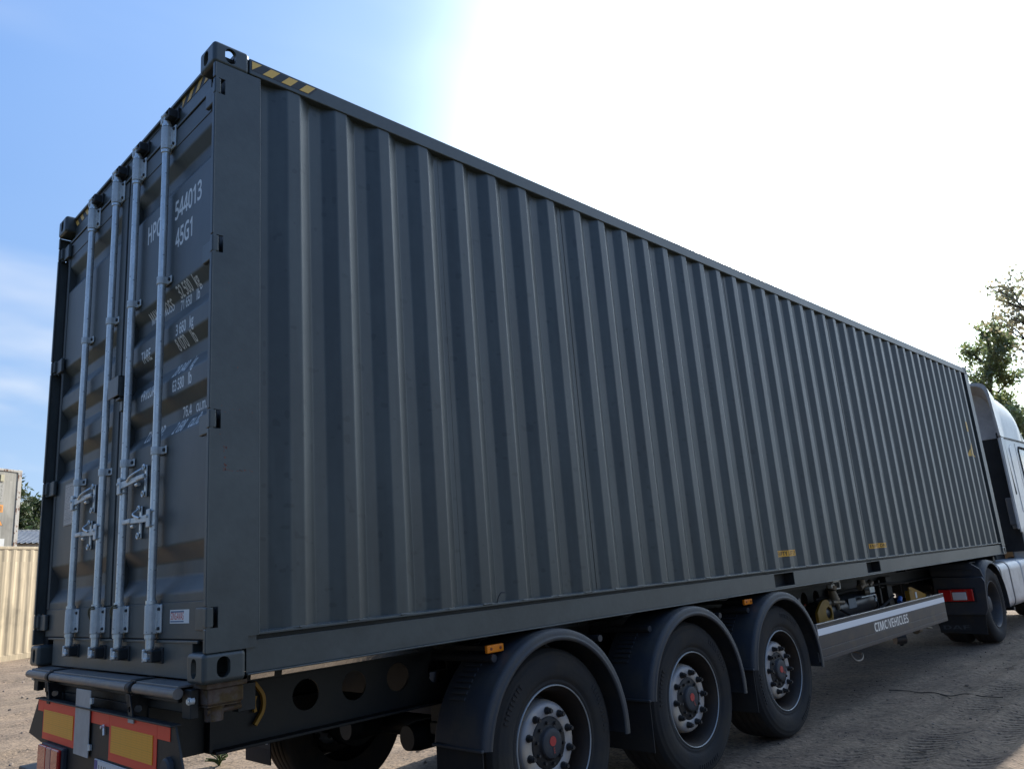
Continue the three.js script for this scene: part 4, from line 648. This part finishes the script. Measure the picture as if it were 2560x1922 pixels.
// ------------------------------------------------------------------ the tractor unit in front
const tractor = thing('tractor_truck', 'white tractor unit with a high roof cab pulling the trailer', 'truck', [0, Y0, 0]);
{
  const T = tractor;
  // cab roof: a vault that falls away forwards
  const Hx = [[13.42, 0.95], [13.9, 0.955], [14.3, 0.925], [14.6, 0.86], [14.9, 0.75], [15.2, 0.58], [15.45, 0.40], [15.62, 0.22], [15.7, 0.05]];
  const Hat = (x) => { for (let i = 1; i < Hx.length; i++) if (x <= Hx[i][0]) { const t = (x - Hx[i - 1][0]) / (Hx[i][0] - Hx[i - 1][0]); return mix(Hx[i - 1][1], Hx[i][1], t); } return 0.05; };
  const vault = (x, t, y0 = 1.86, W = 1.225, e = 4.2, dh = 0) => { const c = Math.cos(t), s = Math.sin(t), k = 2 / e; return [x, y0 + (Hat(x) + dh) * Math.pow(Math.abs(s), k), (W + dh) * Math.sign(c) * Math.pow(Math.abs(c), k)]; };
  const loft = (xs, n, f, cap) => { const pos = [], idx = []; xs.forEach((x) => { for (let j = 0; j <= n; j++) pos.push(...f(x, Math.PI * j / n)); }); for (let i = 0; i < xs.length - 1; i++) for (let j = 0; j < n; j++) { const a = i * (n + 1) + j, b = a + n + 1; idx.push(a, a + 1, b + 1, a, b + 1, b); } const g = new THREE.BufferGeometry(); g.setAttribute('position', new THREE.Float32BufferAttribute(pos, 3)); g.setIndex(idx); g.computeVertexNormals(); g.setAttribute('uv', new THREE.Float32BufferAttribute(new Float32Array(pos.length / 3 * 2), 2)); return g; };
  const xs = []; for (let x = 13.44; x <= 15.701; x += 0.0565) xs.push(x);
  mk('cab_roof', loft(xs, 64, (x, t) => { const W = 1.225 - 0.10 * sstep(14.6, 15.7, x); return vault(x, t, 1.86, W); }), M.white, T);
  // upper rear wall under the roof
  const wallPts = []; for (let j = 0; j <= 40; j++) { const p = vault(13.45, Math.PI * j / 40, 1.86, 1.20, 4.2, -0.03); wallPts.push([p[2], p[1]]); }
  mk('cab_rear_wall', slabX(wallPts, 13.452, 13.475), M.white, T);
  mk('cab_lower_wall', slabX([[-1.20, 0.0], [1.20, 0.0], [1.20, 1.858], [-1.20, 1.858]], 13.452, 13.475), P({ color: lin(0.038, 0.038, 0.036), roughness: 0.8, map: grimeT, bumpMap: fineBump, bumpScale: 0.003 }), T);
  mk('wall_seam', [bx(13.442, 13.4515, 1.850, 1.90, -1.19, 1.19, 0.003)], M.white, T);
  // roof spoiler: a collar that reaches back over the gap
  const coll = []; { const n = 64, xb = (y) => mix(13.21, 13.06, sstep(1.86, 2.75, y)), ring = (t, W, H, e) => { const c = Math.cos(t), s = Math.sin(t), k = 2 / e; return [1.86 + H * Math.pow(Math.abs(s), k), W * Math.sign(c) * Math.pow(Math.abs(c), k)]; }; const pos = [], idx = [];
    for (let j = 0; j <= n; j++) { const t = Math.PI * j / n, a = ring(t, 1.230, 0.87, 8), b = ring(t, 1.262, 0.925, 13), c = ring(t, 1.225, 0.885, 11), d = ring(t, 1.19, 0.83, 5); pos.push(13.62, ...a, xb(b[0]), ...b, xb(b[0]) + 0.004, ...c, 13.462, ...d); }
    for (let j = 0; j < n; j++) for (let q = 0; q < 3; q++) { const a = j * 4 + q, b = a + 4; idx.push(a, b, b + 1, a, b + 1, a + 1); }
    const g = new THREE.BufferGeometry(); g.setAttribute('position', new THREE.Float32BufferAttribute(pos, 3)); g.setIndex(idx); let h = g.toNonIndexed(); h.computeVertexNormals(); coll.push(boxUV(h)); }
  mk('roof_spoiler', coll, M.white, T);
  // cab sides: skins, window, door seams, side fairing
  for (const s of [1, -1]) {
    const Z = (a, b) => (s > 0 ? [a, b] : [-b, -a]);
    const skin = slab(shape([[13.48, 0.05], [15.72, 0.05], [15.72, 1.0], [15.62, 1.80], [15.45, 1.856], [13.48, 1.856]], [new THREE.Path([[14.47, 0.92], [14.43, 1.68], [14.5, 1.75], [15.42, 1.72], [15.52, 0.86]].map((p) => new THREE.Vector2(...p)))]), 0, 0.03, 0.004).translate(0, 0, s > 0 ? 1.19 : -1.22);
    mk('cab_side', skin, M.white, T);
    mk('side_window', slab(shape([[14.47, 0.92], [14.43, 1.68], [14.5, 1.75], [15.42, 1.72], [15.52, 0.86]]), 0, 0.005).translate(0, 0, s > 0 ? 1.200 : -1.205), M.glass, T);
    const tr = new THREE.CatmullRomCurve3([[14.47, 0.92], [14.43, 1.68], [14.5, 1.75], [15.42, 1.72], [15.52, 0.86]].map(([x, y]) => new THREE.Vector3(x, y, s * 1.2205)), true, 'catmullrom', 0.08);
    mk('window_seal', new THREE.TubeGeometry(tr, 80, 0.016, 6, true), M.seal, T);
    mk('side_seam', [bx(13.6, 15.5, 1.838, 1.846, ...Z(1.2195, 1.2225)), bx(14.255, 14.263, 0.1, 1.80, ...Z(1.2195, 1.2225)), bx(13.50, 15.6, 0.295, 0.303, ...Z(1.2195, 1.2225)), bx(13.9, 14.25, 1.19, 1.20, ...Z(1.2195, 1.2222))], P({ color: lin(0.10, 0.10, 0.095), roughness: 0.6 }), T);
    mk('rain_strip', bx(13.45, 15.5, 1.857, 1.872, ...Z(1.18, 1.236), 0.004), P({ color: lin(0.25, 0.24, 0.22), roughness: 0.5 }), T);
    // locker flap pressed into the side
    mk('locker_flap', slab(shape([[13.80, 0.62], [14.17, 0.62], [14.20, 1.70], [13.95, 1.76], [13.80, 1.70]]), 0, 0.012, 0.005).translate(0, 0, s > 0 ? 1.216 : -1.228), M.white, T);
    mk('side_fairing', [slab(shape([[13.27, 0.30], [13.44, 0.30], [13.46, 1.85], [13.285, 1.85]]), 0, 0.02, 0.005).translate(0, 0, s > 0 ? 1.225 : -1.245), bx(13.235, 13.262, 0.35, 1.84, ...Z(1.205, 1.235), 0.006)], M.white, T);
    mk('fairing_gap', slab(shape([[13.462, 0.75], [13.55, 0.9], [13.66, 0.92], [13.60, 1.3], [13.56, 1.82], [13.47, 1.84]]), 0, 0.002).translate(0, 0, s > 0 ? 1.2205 : -1.2225), M.seal, T);
    mk('fairing_hinge', [cyl([13.25, 1.83, s * 1.21], [13.25, 1.92, s * 1.21], 0.018), bx(13.24, 13.47, 1.885, 1.905, ...Z(1.19, 1.225), 0.004)], M.chassis, T);
    mk('rear_locker', [bx(13.36, 13.445, 0.42, 0.86, ...Z(1.09, 1.20), 0.02), bx(13.37, 13.44, 0.36, 0.418, ...Z(1.11, 1.19), 0.01)], P({ color: lin(0.36, 0.35, 0.32), roughness: 0.5, map: dustT }), T);
    mk('step_well', [bx(13.5, 15.6, -0.55, 0.045, ...Z(1.0, 1.21), 0.03)], M.white, T);
  }
  mk('cab_front', [slabX([[-1.18, -0.6], [1.18, -0.6], [1.18, 1.85], [-1.18, 1.85]], 15.66, 15.70, 0.01), bx(13.48, 15.66, 0.0, 0.04, -1.18, 1.18)], M.white, T);
  // frame rails
  mk('frame_rail', [bx(9.9, 15.4, -0.42, -0.26, 0.36, 0.44), bx(9.9, 15.4, -0.42, -0.26, -0.44, -0.36)], M.chassis, T);
  mk('fifth_wheel', [cyl([10.95, -0.25, 0], [10.95, -0.228, 0], 0.5, 0.5, 36), bx(10.6, 11.3, -0.3, -0.25, -0.45, 0.45, 0.01)], M.chassis, T);
  mk('gear_cover', [bx(12.3, 13.4, -0.5, -0.22, -0.35, 0.35, 0.03), bx(12.9, 13.44, -0.2, 0.3, -0.9, 0.9, 0.02)], M.chassis, T);
  // rear wheels: deep inset rims on twin tyres
  const hx = 10.93, hy = -0.613;
  const w0 = part('wheel', T, [hx, hy, 1.245]);
  const ax = (pts, seg = 64) => lathe(pts, seg).rotateX(Math.PI / 2);
  mk('tyre', ax([[0.300, -0.030], [0.312, -0.010], [0.335, -0.012], [0.345, 0.0], [0.385, 0.008], [0.43, 0.004], [0.465, -0.008], [0.484, -0.026], [0.492, -0.036]], 80), M.rubber, w0);
  const tr2 = []; for (const o of [0, -0.335]) { tr2.push([0.492, -0.036 + o]); for (const a of [-0.09, -0.145, -0.2]) tr2.push([0.4965, o + a + 0.007], [0.487, o + a + 0.005], [0.487, o + a - 0.005], [0.4965, o + a - 0.007]); tr2.push([0.492, -0.26 + o], [0.46, -0.285 + o], [0.42, -0.292 + o], [0.42, -0.33 + o]); }
  mk('tyre_tread', ax(tr2, 80), M.tread, w0);
  mk('rim', ax([[0.306, -0.016], [0.304, -0.008], [0.298, -0.008], [0.291, -0.018], [0.286, -0.03], [0.276, -0.05], [0.268, -0.10], [0.262, -0.15], [0.24, -0.175], [0.215, -0.178], [0.19, -0.165], [0.14, -0.158], [0.135, -0.13], [0.128, -0.10], [0.10, -0.07], [0.05, -0.062], [0.0001, -0.062]]), P({ color: lin(0.085, 0.088, 0.095), roughness: 0.55, metalness: 0.3, map: dustT }), w0);
  const nt2 = cyl([0, 0, -0.165], [0, 0, -0.13], 0.016, 0.015, 6); boxUV(nt2); for (let k = 0; k < 10; k++) { const a = k * Math.PI / 5, m = new THREE.Mesh(nt2, M.nut); m.name = 'wheel_nut'; m.position.set(0.1675 * Math.cos(a), 0.1675 * Math.sin(a), 0); w0.add(m); }
  const w1 = w0.clone(); w1.position.z = -1.245; w1.rotation.y = Math.PI; T.add(w1);
  const w2 = w0.clone(); w2.position.set(14.75, hy, 1.24); T.add(w2); const w3 = w0.clone(); w3.position.set(14.75, hy, -1.24); w3.rotation.y = Math.PI; T.add(w3);
  mk('axle', cyl([hx, hy, -0.95], [hx, hy, 0.95], 0.12, 0.12, 20), M.chassis, T);
  // mudguards with the rear panel, lamp and flap
  for (const s of [1, -1]) {
    const g = part('mudguard', T), Z = (a, b) => (s > 0 ? [a, b] : [-b, -a]);
    const pr = [[0.575, -0.62], [0.585, -0.60], [0.592, -0.12], [0.590, -0.06], [0.578, -0.022], [0.555, -0.004], [0.535, 0.0], [0.530, -0.006], [0.545, -0.02], [0.565, -0.04], [0.578, -0.075], [0.580, -0.12], [0.573, -0.60]];
    const arch = lathe(pr, 60, -1.75, 2.95).rotateX(Math.PI / 2).rotateZ(Math.PI).translate(hx, hy, 1.285);
    mk('guard_arch', s > 0 ? arch : mirror(arch, 1, 1, -1), M.plastic, g);
    mk('guard_top', [bx(10.50, 11.3, -0.050, -0.036, ...Z(0.70, 1.14), 0.004), bx(10.32, 10.52, -0.125, -0.11, ...Z(0.70, 1.2), 0.004)], M.plastic, g);
    mk('rear_panel', [slabX([[0.70, -0.20], [1.30, -0.225], [1.325, -0.28], [1.30, -0.62], [1.265, -0.70], [0.70, -0.69]].map(([z, y]) => [s * z, y]), 10.30, 10.335, 0.006), slabX([[0.68, -0.03], [1.20, -0.05], [1.29, -0.12], [1.315, -0.218], [0.68, -0.192]].map(([z, y]) => [s * z, y]), 10.335, 10.36, 0.004)], M.plastic, g);
    mk('mud_flap', slabX([[0.665, -0.69], [1.255, -0.70], [1.235, -0.945], [0.675, -0.925]].map(([z, y]) => [s * z, y]), 10.318, 10.328, 0.002), M.rubber, g);
    const tl = part('tail_lamp', T);
    mk('lamp_bezel', bx(10.285, 10.302, -0.535, -0.350, ...Z(0.73, 1.20), 0.02), M.seal, tl);
    mk('red_lens', [bx(10.262, 10.290, -0.522, -0.366, ...Z(0.755, 0.915), 0.018), bx(10.262, 10.290, -0.522, -0.366, ...Z(1.09, 1.172), 0.018), bx(10.264, 10.290, -0.402, -0.366, ...Z(0.916, 1.089), 0.006), bx(10.264, 10.290, -0.522, -0.508, ...Z(0.916, 1.089), 0.004)], M.red, tl);
    mk('white_lens', bx(10.262, 10.290, -0.507, -0.403, ...Z(0.917, 1.088), 0.012), M.lens, tl);
  }
  const dT = canvasTex(256, 64, (x, w, h) => { x.fillStyle = css(lin(0.022, 0.022, 0.022)); x.fillRect(0, 0, w, h); x.fillStyle = css(lin(0.062, 0.064, 0.068)); put(x, 'DAF', 10, w - 10, h - 14, 42, 'sans-serif', 'bold'); });
  mk('flap_lettering', flatQuad([10.3165, -0.895, 0.69], [0, 0, 0.37], [0, 0.075, 0]), P({ map: dT, roughness: 0.8 }), T, { keepUV: true });
  // fuel tank with straps, filler side reflector and bracket
  const tankShape = (() => { const s = new THREE.Shape(), z0 = 0.62, z1 = 1.215, y0 = -0.755, y1 = -0.10, r = 0.13; s.moveTo(-z0 - r, y0); s.lineTo(-z1 + r, y0); s.quadraticCurveTo(-z1, y0, -z1, y0 + r); s.lineTo(-z1, y1 - r); s.quadraticCurveTo(-z1, y1, -z1 + r, y1); s.lineTo(-z0 - r, y1); s.quadraticCurveTo(-z0, y1, -z0, y1 - r); s.lineTo(-z0, y0 + r); s.quadraticCurveTo(-z0, y0, -z0 - r, y0); return s; })();
  const tg = (x0, x1, b) => new THREE.ExtrudeGeometry(tankShape, { depth: x1 - x0 - 2 * b, bevelEnabled: true, bevelSize: b, bevelThickness: b, bevelOffset: -b, bevelSegments: 4, curveSegments: 16 }).rotateY(Math.PI / 2).translate(x0 + b, 0, 0);
  mk('fuel_tank', tg(11.36, 12.84, 0.035), M.tankAlu, T);
  mk('battery_box', tg(12.87, 13.46, 0.05), M.tankAlu, T);
  const strapG = (x) => new THREE.ExtrudeGeometry(tankShape, { depth: 0.044, bevelEnabled: true, bevelSize: 0.006, bevelThickness: 0.002, bevelSegments: 1, curveSegments: 16 }).rotateY(Math.PI / 2).translate(x, 0, 0);
  for (const x of [11.60, 12.10]) { mk('tank_strap', strapG(x), P({ color: lin(0.11, 0.11, 0.115), roughness: 0.5, metalness: 0.4 }), T); }
  mk('tank_bracket', [bx(11.55, 11.95, -0.090, -0.075, 0.95, 1.10, 0.004), bx(11.58, 11.66, -0.80, -0.755, 0.6, 1.18), bx(12.08, 12.16, -0.80, -0.755, 0.6, 1.18)], M.chassis, T);
  mk('side_reflector', bx(11.352, 11.359, -0.36, -0.28, 1.10, 1.16, 0.003), M.amber, T);
}

// ------------------------------------------------------------------ stored containers, shed and trees beyond
function storedBox(name, label, len, h, paint, pos, turn, opt = {}) {
  const t = thing(name, label, 'shipping container', pos, turn, opt.group), hl = len / 2, w = 1.219;
  const path = []; const end = opt.flat ?? 0.12, dp = opt.depth ?? 0.036; path.push([-hl + 0.12, w - 0.008 - dp]);
  for (let x = -hl + 0.2; x < hl - end - 0.28; x += 0.278) path.push([x, w - 0.008 - dp], [x + 0.068, w - 0.008], [x + 0.138, w - 0.008], [x + 0.206, w - 0.008 - dp]); path.push([hl - 0.10, w - 0.008 - dp]);
  for (const s of [1, -1]) mk('side_panel', bent(path, 0.012, 0.15, h - 0.08, (a, b, q) => [a, q, s * b], (da, db) => [-db, 0, s * da], 1), paint, t);
  for (const s of [1, -1]) { const Z = (a, b) => (s > 0 ? [a, b] : [-b, -a]);
    mk('bottom_rail', bx(-hl + 0.17, hl - 0.17, 0.0, 0.15, ...Z(w - 0.06, w - 0.012), 0.004), paint, t); mk('top_rail', bx(-hl + 0.17, hl - 0.17, h - 0.085, h - 0.012, ...Z(w - 0.06, w), 0.006), opt.rail ?? paint, t);
    for (const e of [1, -1]) { const X = (a, b) => (e > 0 ? [a, b] : [-b, -a]); mk('corner_post', bx(...X(hl - 0.16, hl - 0.004), 0.118, h - 0.118, ...Z(w - 0.15, w - 0.004), 0.008), opt.post ?? paint, t);
      for (const y of [0, h - 0.118]) mk('corner_casting', bx(...X(hl - 0.178, hl), y, y + 0.118, ...Z(w - 0.162, w), 0.012), opt.post ?? paint, t); } }
  const ep = []; for (let z = -1.0; z < 0.9; z += 0.25) ep.push([z, hl - 0.06], [z + 0.08, hl - 0.06], [z + 0.12, hl - 0.02], [z + 0.21, hl - 0.02]); ep.push([1.0, hl - 0.06]);
  for (const e of [1, -1]) mk('end_wall', bent(ep, 0.012, 0.02, h - 0.03, (a, b, q) => [e * b, q, a], (da, db) => [e * da, 0, -db]), paint, t);
  mk('roof', bx(-hl + 0.1, hl - 0.1, h - 0.05, h - 0.022, -w + 0.05, w - 0.05), paint, t);
  return t;
}
{
  const th = 32 * Math.PI / 180, w = [Math.cos(th), -Math.sin(th)], n = [Math.sin(th), Math.cos(th)];
  const streakT = dtex(512, (u, v) => { const s = tfbm(u * 3, v * 0.25, 12, 4, 201), a = tfbm(u, v, 5, 5, 202); const m = 0.86 + 0.14 * sstep(0.3, 0.7, s) * 1.0 - 0.10 * sstep(0.55, 0.8, a); return [m, m * 0.99, m * 0.965]; }, 0.4, true);
  const cream = P({ color: lin(0.60, 0.49, 0.33), roughness: 0.55, map: streakT, bumpMap: panelBump, bumpScale: 0.006 });
  const grey = P({ color: lin(0.33, 0.315, 0.28), roughness: 0.55, map: streakT, bumpMap: panelBump, bumpScale: 0.006 });
  const rustMap = dtex(512, (u, v) => { const a = tfbm(u, v, 7, 5, 211), b = tfbm(u * 2, v * 0.6, 16, 4, 212), k = sstep(0.56, 0.66, a * 0.6 + b * 0.4); return [mix(0.74, 0.36, k), mix(0.72, 0.19, k), mix(0.68, 0.10, k)]; }, 0.9, true);
  const rusty = P({ color: lin(0.9, 0.9, 0.9), roughness: 0.75, map: rustMap });
  const at = (p, s, d) => [p[0] + w[0] * s + n[0] * d, p[1] + w[1] * s + n[1] * d];
  const p0 = [3.82, -19.55];
  const c1 = at(p0, -2.9, -1.219);
  storedBox('stored_container', 'cream corrugated container standing on the sand behind the truck', 12.192, 2.91, cream, [c1[0], 0.125, c1[1]], th, { depth: 0.013 });
  const p1 = [5.33, -25.45], c2 = at(p1, -6.096, -1.219);
  storedBox('stored_container', 'lower pale grey container hidden behind the cream one, bottom of the stack', 12.192, 2.896, grey, [c2[0], 0.12, c2[1]], th, { post: rusty, depth: 0.016 });
  const up = storedBox('stored_container', 'pale grey container with rusty corner post and orange markings, top of the stack', 12.192, 2.896, grey, [c2[0], 3.02, c2[1]], th, { post: rusty, rail: rusty, flat: 1.35, depth: 0.016 });
  const ct = canvasTex(128, 512, (x, W, H) => { x.fillStyle = css(lin(0.33, 0.315, 0.28)); x.fillRect(0, 0, W, H); x.fillStyle = '#33302c'; ['4', '5', 'G', '1'].forEach((c, i) => put(x, c, 34, 94, 110 + i * 122, 92)); });
  const sx = 6.36, z = 1.219 - 0.022;
  mk('marking_code', flatQuad([sx - 1.10, 1.80, z], [0.17, 0, 0], [0, 0.58, 0]), P({ map: ct, roughness: 0.6 }), up, { keepUV: true });
  const og = P({ color: lin(0.72, 0.28, 0.03), roughness: 0.5 }), bk = P({ color: lin(0.05, 0.04, 0.035), roughness: 0.6 });
  mk('height_sticker', bx(sx - 1.12, sx - 0.90, 1.46, 1.70, z, z + 0.003), og, up);
  mk('sticker_figure', [bx(sx - 1.06, sx - 1.03, 1.50, 1.64, z + 0.003, z + 0.005), bx(sx - 1.06, sx - 0.96, 1.63, 1.655, z + 0.003, z + 0.005), bx(sx - 0.99, sx - 0.965, 1.50, 1.62, z + 0.003, z + 0.005)], bk, up);
  mk('green_dot', cyl([sx - 1.03, 1.37, z], [sx - 1.03, 1.37, z + 0.003], 0.035, 0.035, 20), P({ color: lin(0.06, 0.25, 0.13), roughness: 0.5 }), up);
  mk('warning_edge', slab(shape([[sx - 1.22, 1.03], [sx - 0.86, 1.03], [sx - 1.04, 1.31]]), z, z + 0.002), bk, up);
  mk('warning_triangle', slab(shape([[sx - 1.195, 1.045], [sx - 0.885, 1.045], [sx - 1.04, 1.285]]), z + 0.0022, z + 0.004), og, up);
  mk('white_patch', bx(sx - 1.35, sx - 0.76, 0.27, 0.62, z, z + 0.003), P({ color: lin(0.66, 0.66, 0.64), roughness: 0.6, map: grimeT }), up);
  mk('vent_plate', [bx(sx - 1.10, sx - 0.96, 2.46, 2.68, z, z + 0.03, 0.006)], P({ color: lin(0.42, 0.38, 0.24), roughness: 0.6 }), up);
}
{ // shed with a ribbed metal roof behind the containers
  const cx = camera.position.x, cz = camera.position.z, az = -76.6 * Math.PI / 180, D = 47, px = cx + D * Math.cos(az), pz = cz + D * Math.sin(az);
  const t = thing('shed', 'low shed with a ribbed grey metal roof beyond the stored containers', 'shed', [px, 0, pz], 13.4 * Math.PI / 180);
  const path = []; for (let x = -9; x < 9; x += 0.25) path.push([x, 0], [x + 0.15, 0], [x + 0.17, 0.035], [x + 0.23, 0.035]); path.push([9, 0]);
  const yE = 4.25, yR = 5.20, run = 4.5;
  const zinc = P({ color: lin(0.42, 0.42, 0.41), roughness: 0.7, map: grimeT });
  for (const s of [1, -1]) mk('roof_sheet', bent(path, 0.008, 0, 1, (a, b, q) => [a, mix(yE, yR, q) + b, s * mix(run, 0, q)], (da, db) => [-db, da, s * 0.25 * da]), zinc, t);
  mk('roof_ridge', bx(-9, 9, yR - 0.01, yR + 0.05, -0.12, 0.12, 0.01), zinc, t);
  mk('wall', [bx(-8.8, 8.8, 0, yE, run - 0.4, run - 0.25), bx(-8.8, 8.8, 0, yE, -run + 0.25, -run + 0.4), bx(-8.9, -8.75, 0, yE, -run + 0.3, run - 0.3), bx(8.75, 8.9, 0, yE, -run + 0.3, run - 0.3)], P({ color: lin(0.4, 0.38, 0.34), roughness: 0.8, map: grimeT }), t);
}
// trees: limbs grown from the trunk, small leaves in sprays round the twigs
const barkM = P({ color: lin(0.075, 0.06, 0.048), roughness: 0.95, bumpMap: fineBump, bumpScale: 0.02 });
function leafSpray(R, n, size, spread, needle) {
  const pos = [], col = [];
  for (let i = 0; i < n; i++) {
    const c = new THREE.Vector3(R() - 0.5, R() - 0.5, R() - 0.5).multiplyScalar(spread * 2), d = new THREE.Vector3(R() - 0.5, R() - 0.7, R() - 0.5).normalize(), u = d.clone().cross(new THREE.Vector3(R() - 0.5, R() - 0.5, R() - 0.5)).normalize();
    const l = size * (0.7 + R() * 0.6), w = l * (needle ? 0.16 : 0.42), up = u.clone().cross(d).multiplyScalar(l * 0.12);
    const a = c, b = c.clone().addScaledVector(d, l * 0.45).addScaledVector(u, w), e = c.clone().addScaledVector(d, l), f = c.clone().addScaledVector(d, l * 0.45).addScaledVector(u, -w).add(up), m = 0.7 + 0.6 * R();
    for (const q of [a, b, e, a, e, f]) { pos.push(q.x, q.y, q.z); col.push(m, m, m * 0.9); }
  }
  const g = new THREE.BufferGeometry(); g.setAttribute('position', new THREE.Float32BufferAttribute(pos, 3)); g.setAttribute('color', new THREE.Float32BufferAttribute(col, 3)); g.computeVertexNormals(); boxUV(g); return g;
}
function tree(name, label, cat, x, z, seed, o) {
  const R = rng(seed), t = thing(name, label, cat, [x, 0, z]), limbs = [], tips = [];
  const grow = (p, d, len, r, lev) => {
    const steps = 5, pts = [p.clone()]; const q = p.clone(), dd = d.clone();
    for (let i = 0; i < steps; i++) { dd.add(new THREE.Vector3(R() - 0.5, (R() - 0.5) + (o.up ?? 0.12), R() - 0.5).multiplyScalar(0.32)).normalize(); q.addScaledVector(dd, len / steps); pts.push(q.clone()); if (lev >= o.leafFrom) tips.push([q.clone(), lev]); }
    for (let i = 0; i < steps; i++) limbs.push(cyl(pts[i].toArray(), pts[i + 1].toArray(), mix(r, r * 0.5, i / steps), mix(r, r * 0.5, (i + 1) / steps), lev < 2 ? 8 : 4, true));
    if (lev >= o.levels) return;
    const n = lev === 0 ? o.main : 3 + Math.floor(R() * 2.5);
    for (let k = 0; k < n; k++) {
      const f = lev === 0 ? mix(o.clear, 1, (k + R() * 0.7) / n) : mix(0.3, 1, R()), i = Math.min(steps - 1, Math.floor(f * steps)), at = pts[i].clone().lerp(pts[i + 1], f * steps - i);
      const a = (lev === 0 ? k * 2.4 : R() * 6.28) + R() * 0.5, tilt = mix(o.tilt[0], o.tilt[1], R()), base = pts[i + 1].clone().sub(pts[i]).normalize();
      const s1 = new THREE.Vector3(Math.cos(a), 0.0, Math.sin(a)), nd = base.multiplyScalar(Math.cos(tilt)).addScaledVector(s1, Math.sin(tilt)).normalize();
      grow(at, nd, len * (lev === 0 ? mix(o.ml[0], o.ml[1], f) : mix(0.42, 0.66, R())), r * (lev === 0 ? 0.38 : 0.5), lev + 1);
    }
  };
  grow(new THREE.Vector3(0, -0.1, 0), new THREE.Vector3(o.lean ?? 0, 1, o.leanZ ?? 0).normalize(), o.h, o.r ?? o.h * 0.02, 0);
  mk('trunk', limbs, barkM, t);
  const variants = 3, mats = new THREE.Matrix4(), q = new THREE.Quaternion();
  const leafM = P({ color: lin(...o.col), roughness: 0.75, vertexColors: true, transmission: o.trans ?? 0.35, thickness: 0, side: THREE.DoubleSide });
  const crown = part('crown', t);
  for (let v = 0; v < variants; v++) {
    const g = leafSpray(rng(seed * 7 + v), o.leaves ?? 12, o.size, o.spread, o.needle), use = tips.filter((_, i) => i % variants === v), per = o.per ?? 3, im = new THREE.InstancedMesh(g, leafM, use.length * per); let k = 0;
    for (const [p, lev] of use) for (let j = 0; j < per; j++) {
      q.setFromEuler(new THREE.Euler(R() * 6.3, R() * 6.3, R() * 6.3)); const s = 0.6 + R() * 0.75, e = o.jit ?? 0.25;
      mats.compose(p.clone().add(new THREE.Vector3((R() - 0.5) * e * 2, (R() - 0.5) * e * 2, (R() - 0.5) * e * 2)), q, new THREE.Vector3(s, s, s)); im.setMatrixAt(k, mats);
      const hue = 0.75 + R() * 0.5; im.setColorAt(k, new THREE.Color().setRGB(hue * (1 + (R() - 0.5) * 0.3), hue, hue * 0.95)); k++;
    }
    im.name = 'leaves'; im.castShadow = im.receiveShadow = true; im.userData.kind = 'stuff'; crown.add(im);
  }
  return t;
}
const polar = (azDeg, D) => [camera.position.x + D * Math.cos(azDeg * Math.PI / 180), camera.position.z + D * Math.sin(azDeg * Math.PI / 180)];
{
  const broad = { ml: [0.3, 0.2], main: 15, levels: 3, leafFrom: 2, tilt: [0.5, 1.05], clear: 0.22, size: 0.125, spread: 0.17, leaves: 8, per: 1, jit: 0.24, col: [0.27, 0.31, 0.16], trans: 0.65 };
  let p = polar(-12.6, 36); tree('leafy_tree', 'dense green tree rising behind the white cab roof', 'tree', p[0], p[1], 11, { ...broad, h: 9.0, r: 0.14, main: 18, ml: [0.19, 0.08], tilt: [0.5, 0.9] });
  p = polar(-9.2, 33); tree('leafy_tree', 'low bushy tree just in front of the taller tree beside the cab', 'tree', p[0], p[1], 23, { ...broad, h: 5.3, r: 0.14, main: 20, clear: 0.15, ml: [0.36, 0.22] });
  p = polar(-7.3, 31); tree('leafy_tree', 'tall loose crowned tree with sparse reddish leaves against the white sky', 'tree', p[0], p[1], 37, { ...broad, h: 9.0, r: 0.15, clear: 0.70, main: 11, ml: [0.22, 0.17], tilt: [0.45, 0.95], col: [0.32, 0.30, 0.22], leaves: 4 });
  const con = { ml: [0.36, 0.09], main: 34, levels: 2, leafFrom: 1, tilt: [1.0, 1.35], clear: 0.12, size: 0.30, spread: 0.26, leaves: 14, per: 2, jit: 0.2, col: [0.09, 0.12, 0.05], trans: 0.4, taper: true, needle: true, up: 0.2 };
  p = polar(-77.0, 57); tree('pine_tree', 'bushy pine with a pointed top behind the shed, tallest of the pines', 'tree', p[0], p[1], 51, { ...con, h: 8.9 });
  p = polar(-77.9, 59); tree('pine_tree', 'pine standing behind the rusty container stack', 'tree', p[0], p[1], 52, { ...con, h: 7.9 });
  p = polar(-76.1, 58); tree('pine_tree', 'shorter pine half hidden by the dark container', 'tree', p[0], p[1], 53, { ...con, h: 7.7 });
  p = polar(-76.6, 62); tree('pine_tree', 'broad pine at the back between the other pines', 'tree', p[0], p[1], 54, { ...con, h: 7.6 });
}
// a weed growing in the sand under the trailer's tail
{
  const R = rng(5), gs = []; for (let i = 0; i < 26; i++) { const a = R() * 6.28, l = 0.05 + R() * 0.07, b = 0.03 + R() * 0.05; gs.push(tube([[0, 0, 0], [Math.cos(a) * b * 0.5, l * 0.7, Math.sin(a) * b * 0.5], [Math.cos(a) * b * 1.6, l, Math.sin(a) * b * 1.6]], 0.006, 5, 4)); }
  const m = tag(mk('weed', gs, P({ color: lin(0.07, 0.10, 0.03), roughness: 0.9 }), scene), 'small green weed sprouting from the sunlit sand behind the trailer', 'plant'); m.position.set(1.85, groundH(1.85, -2.66), -2.66);
}
renderer.render(scene, camera);
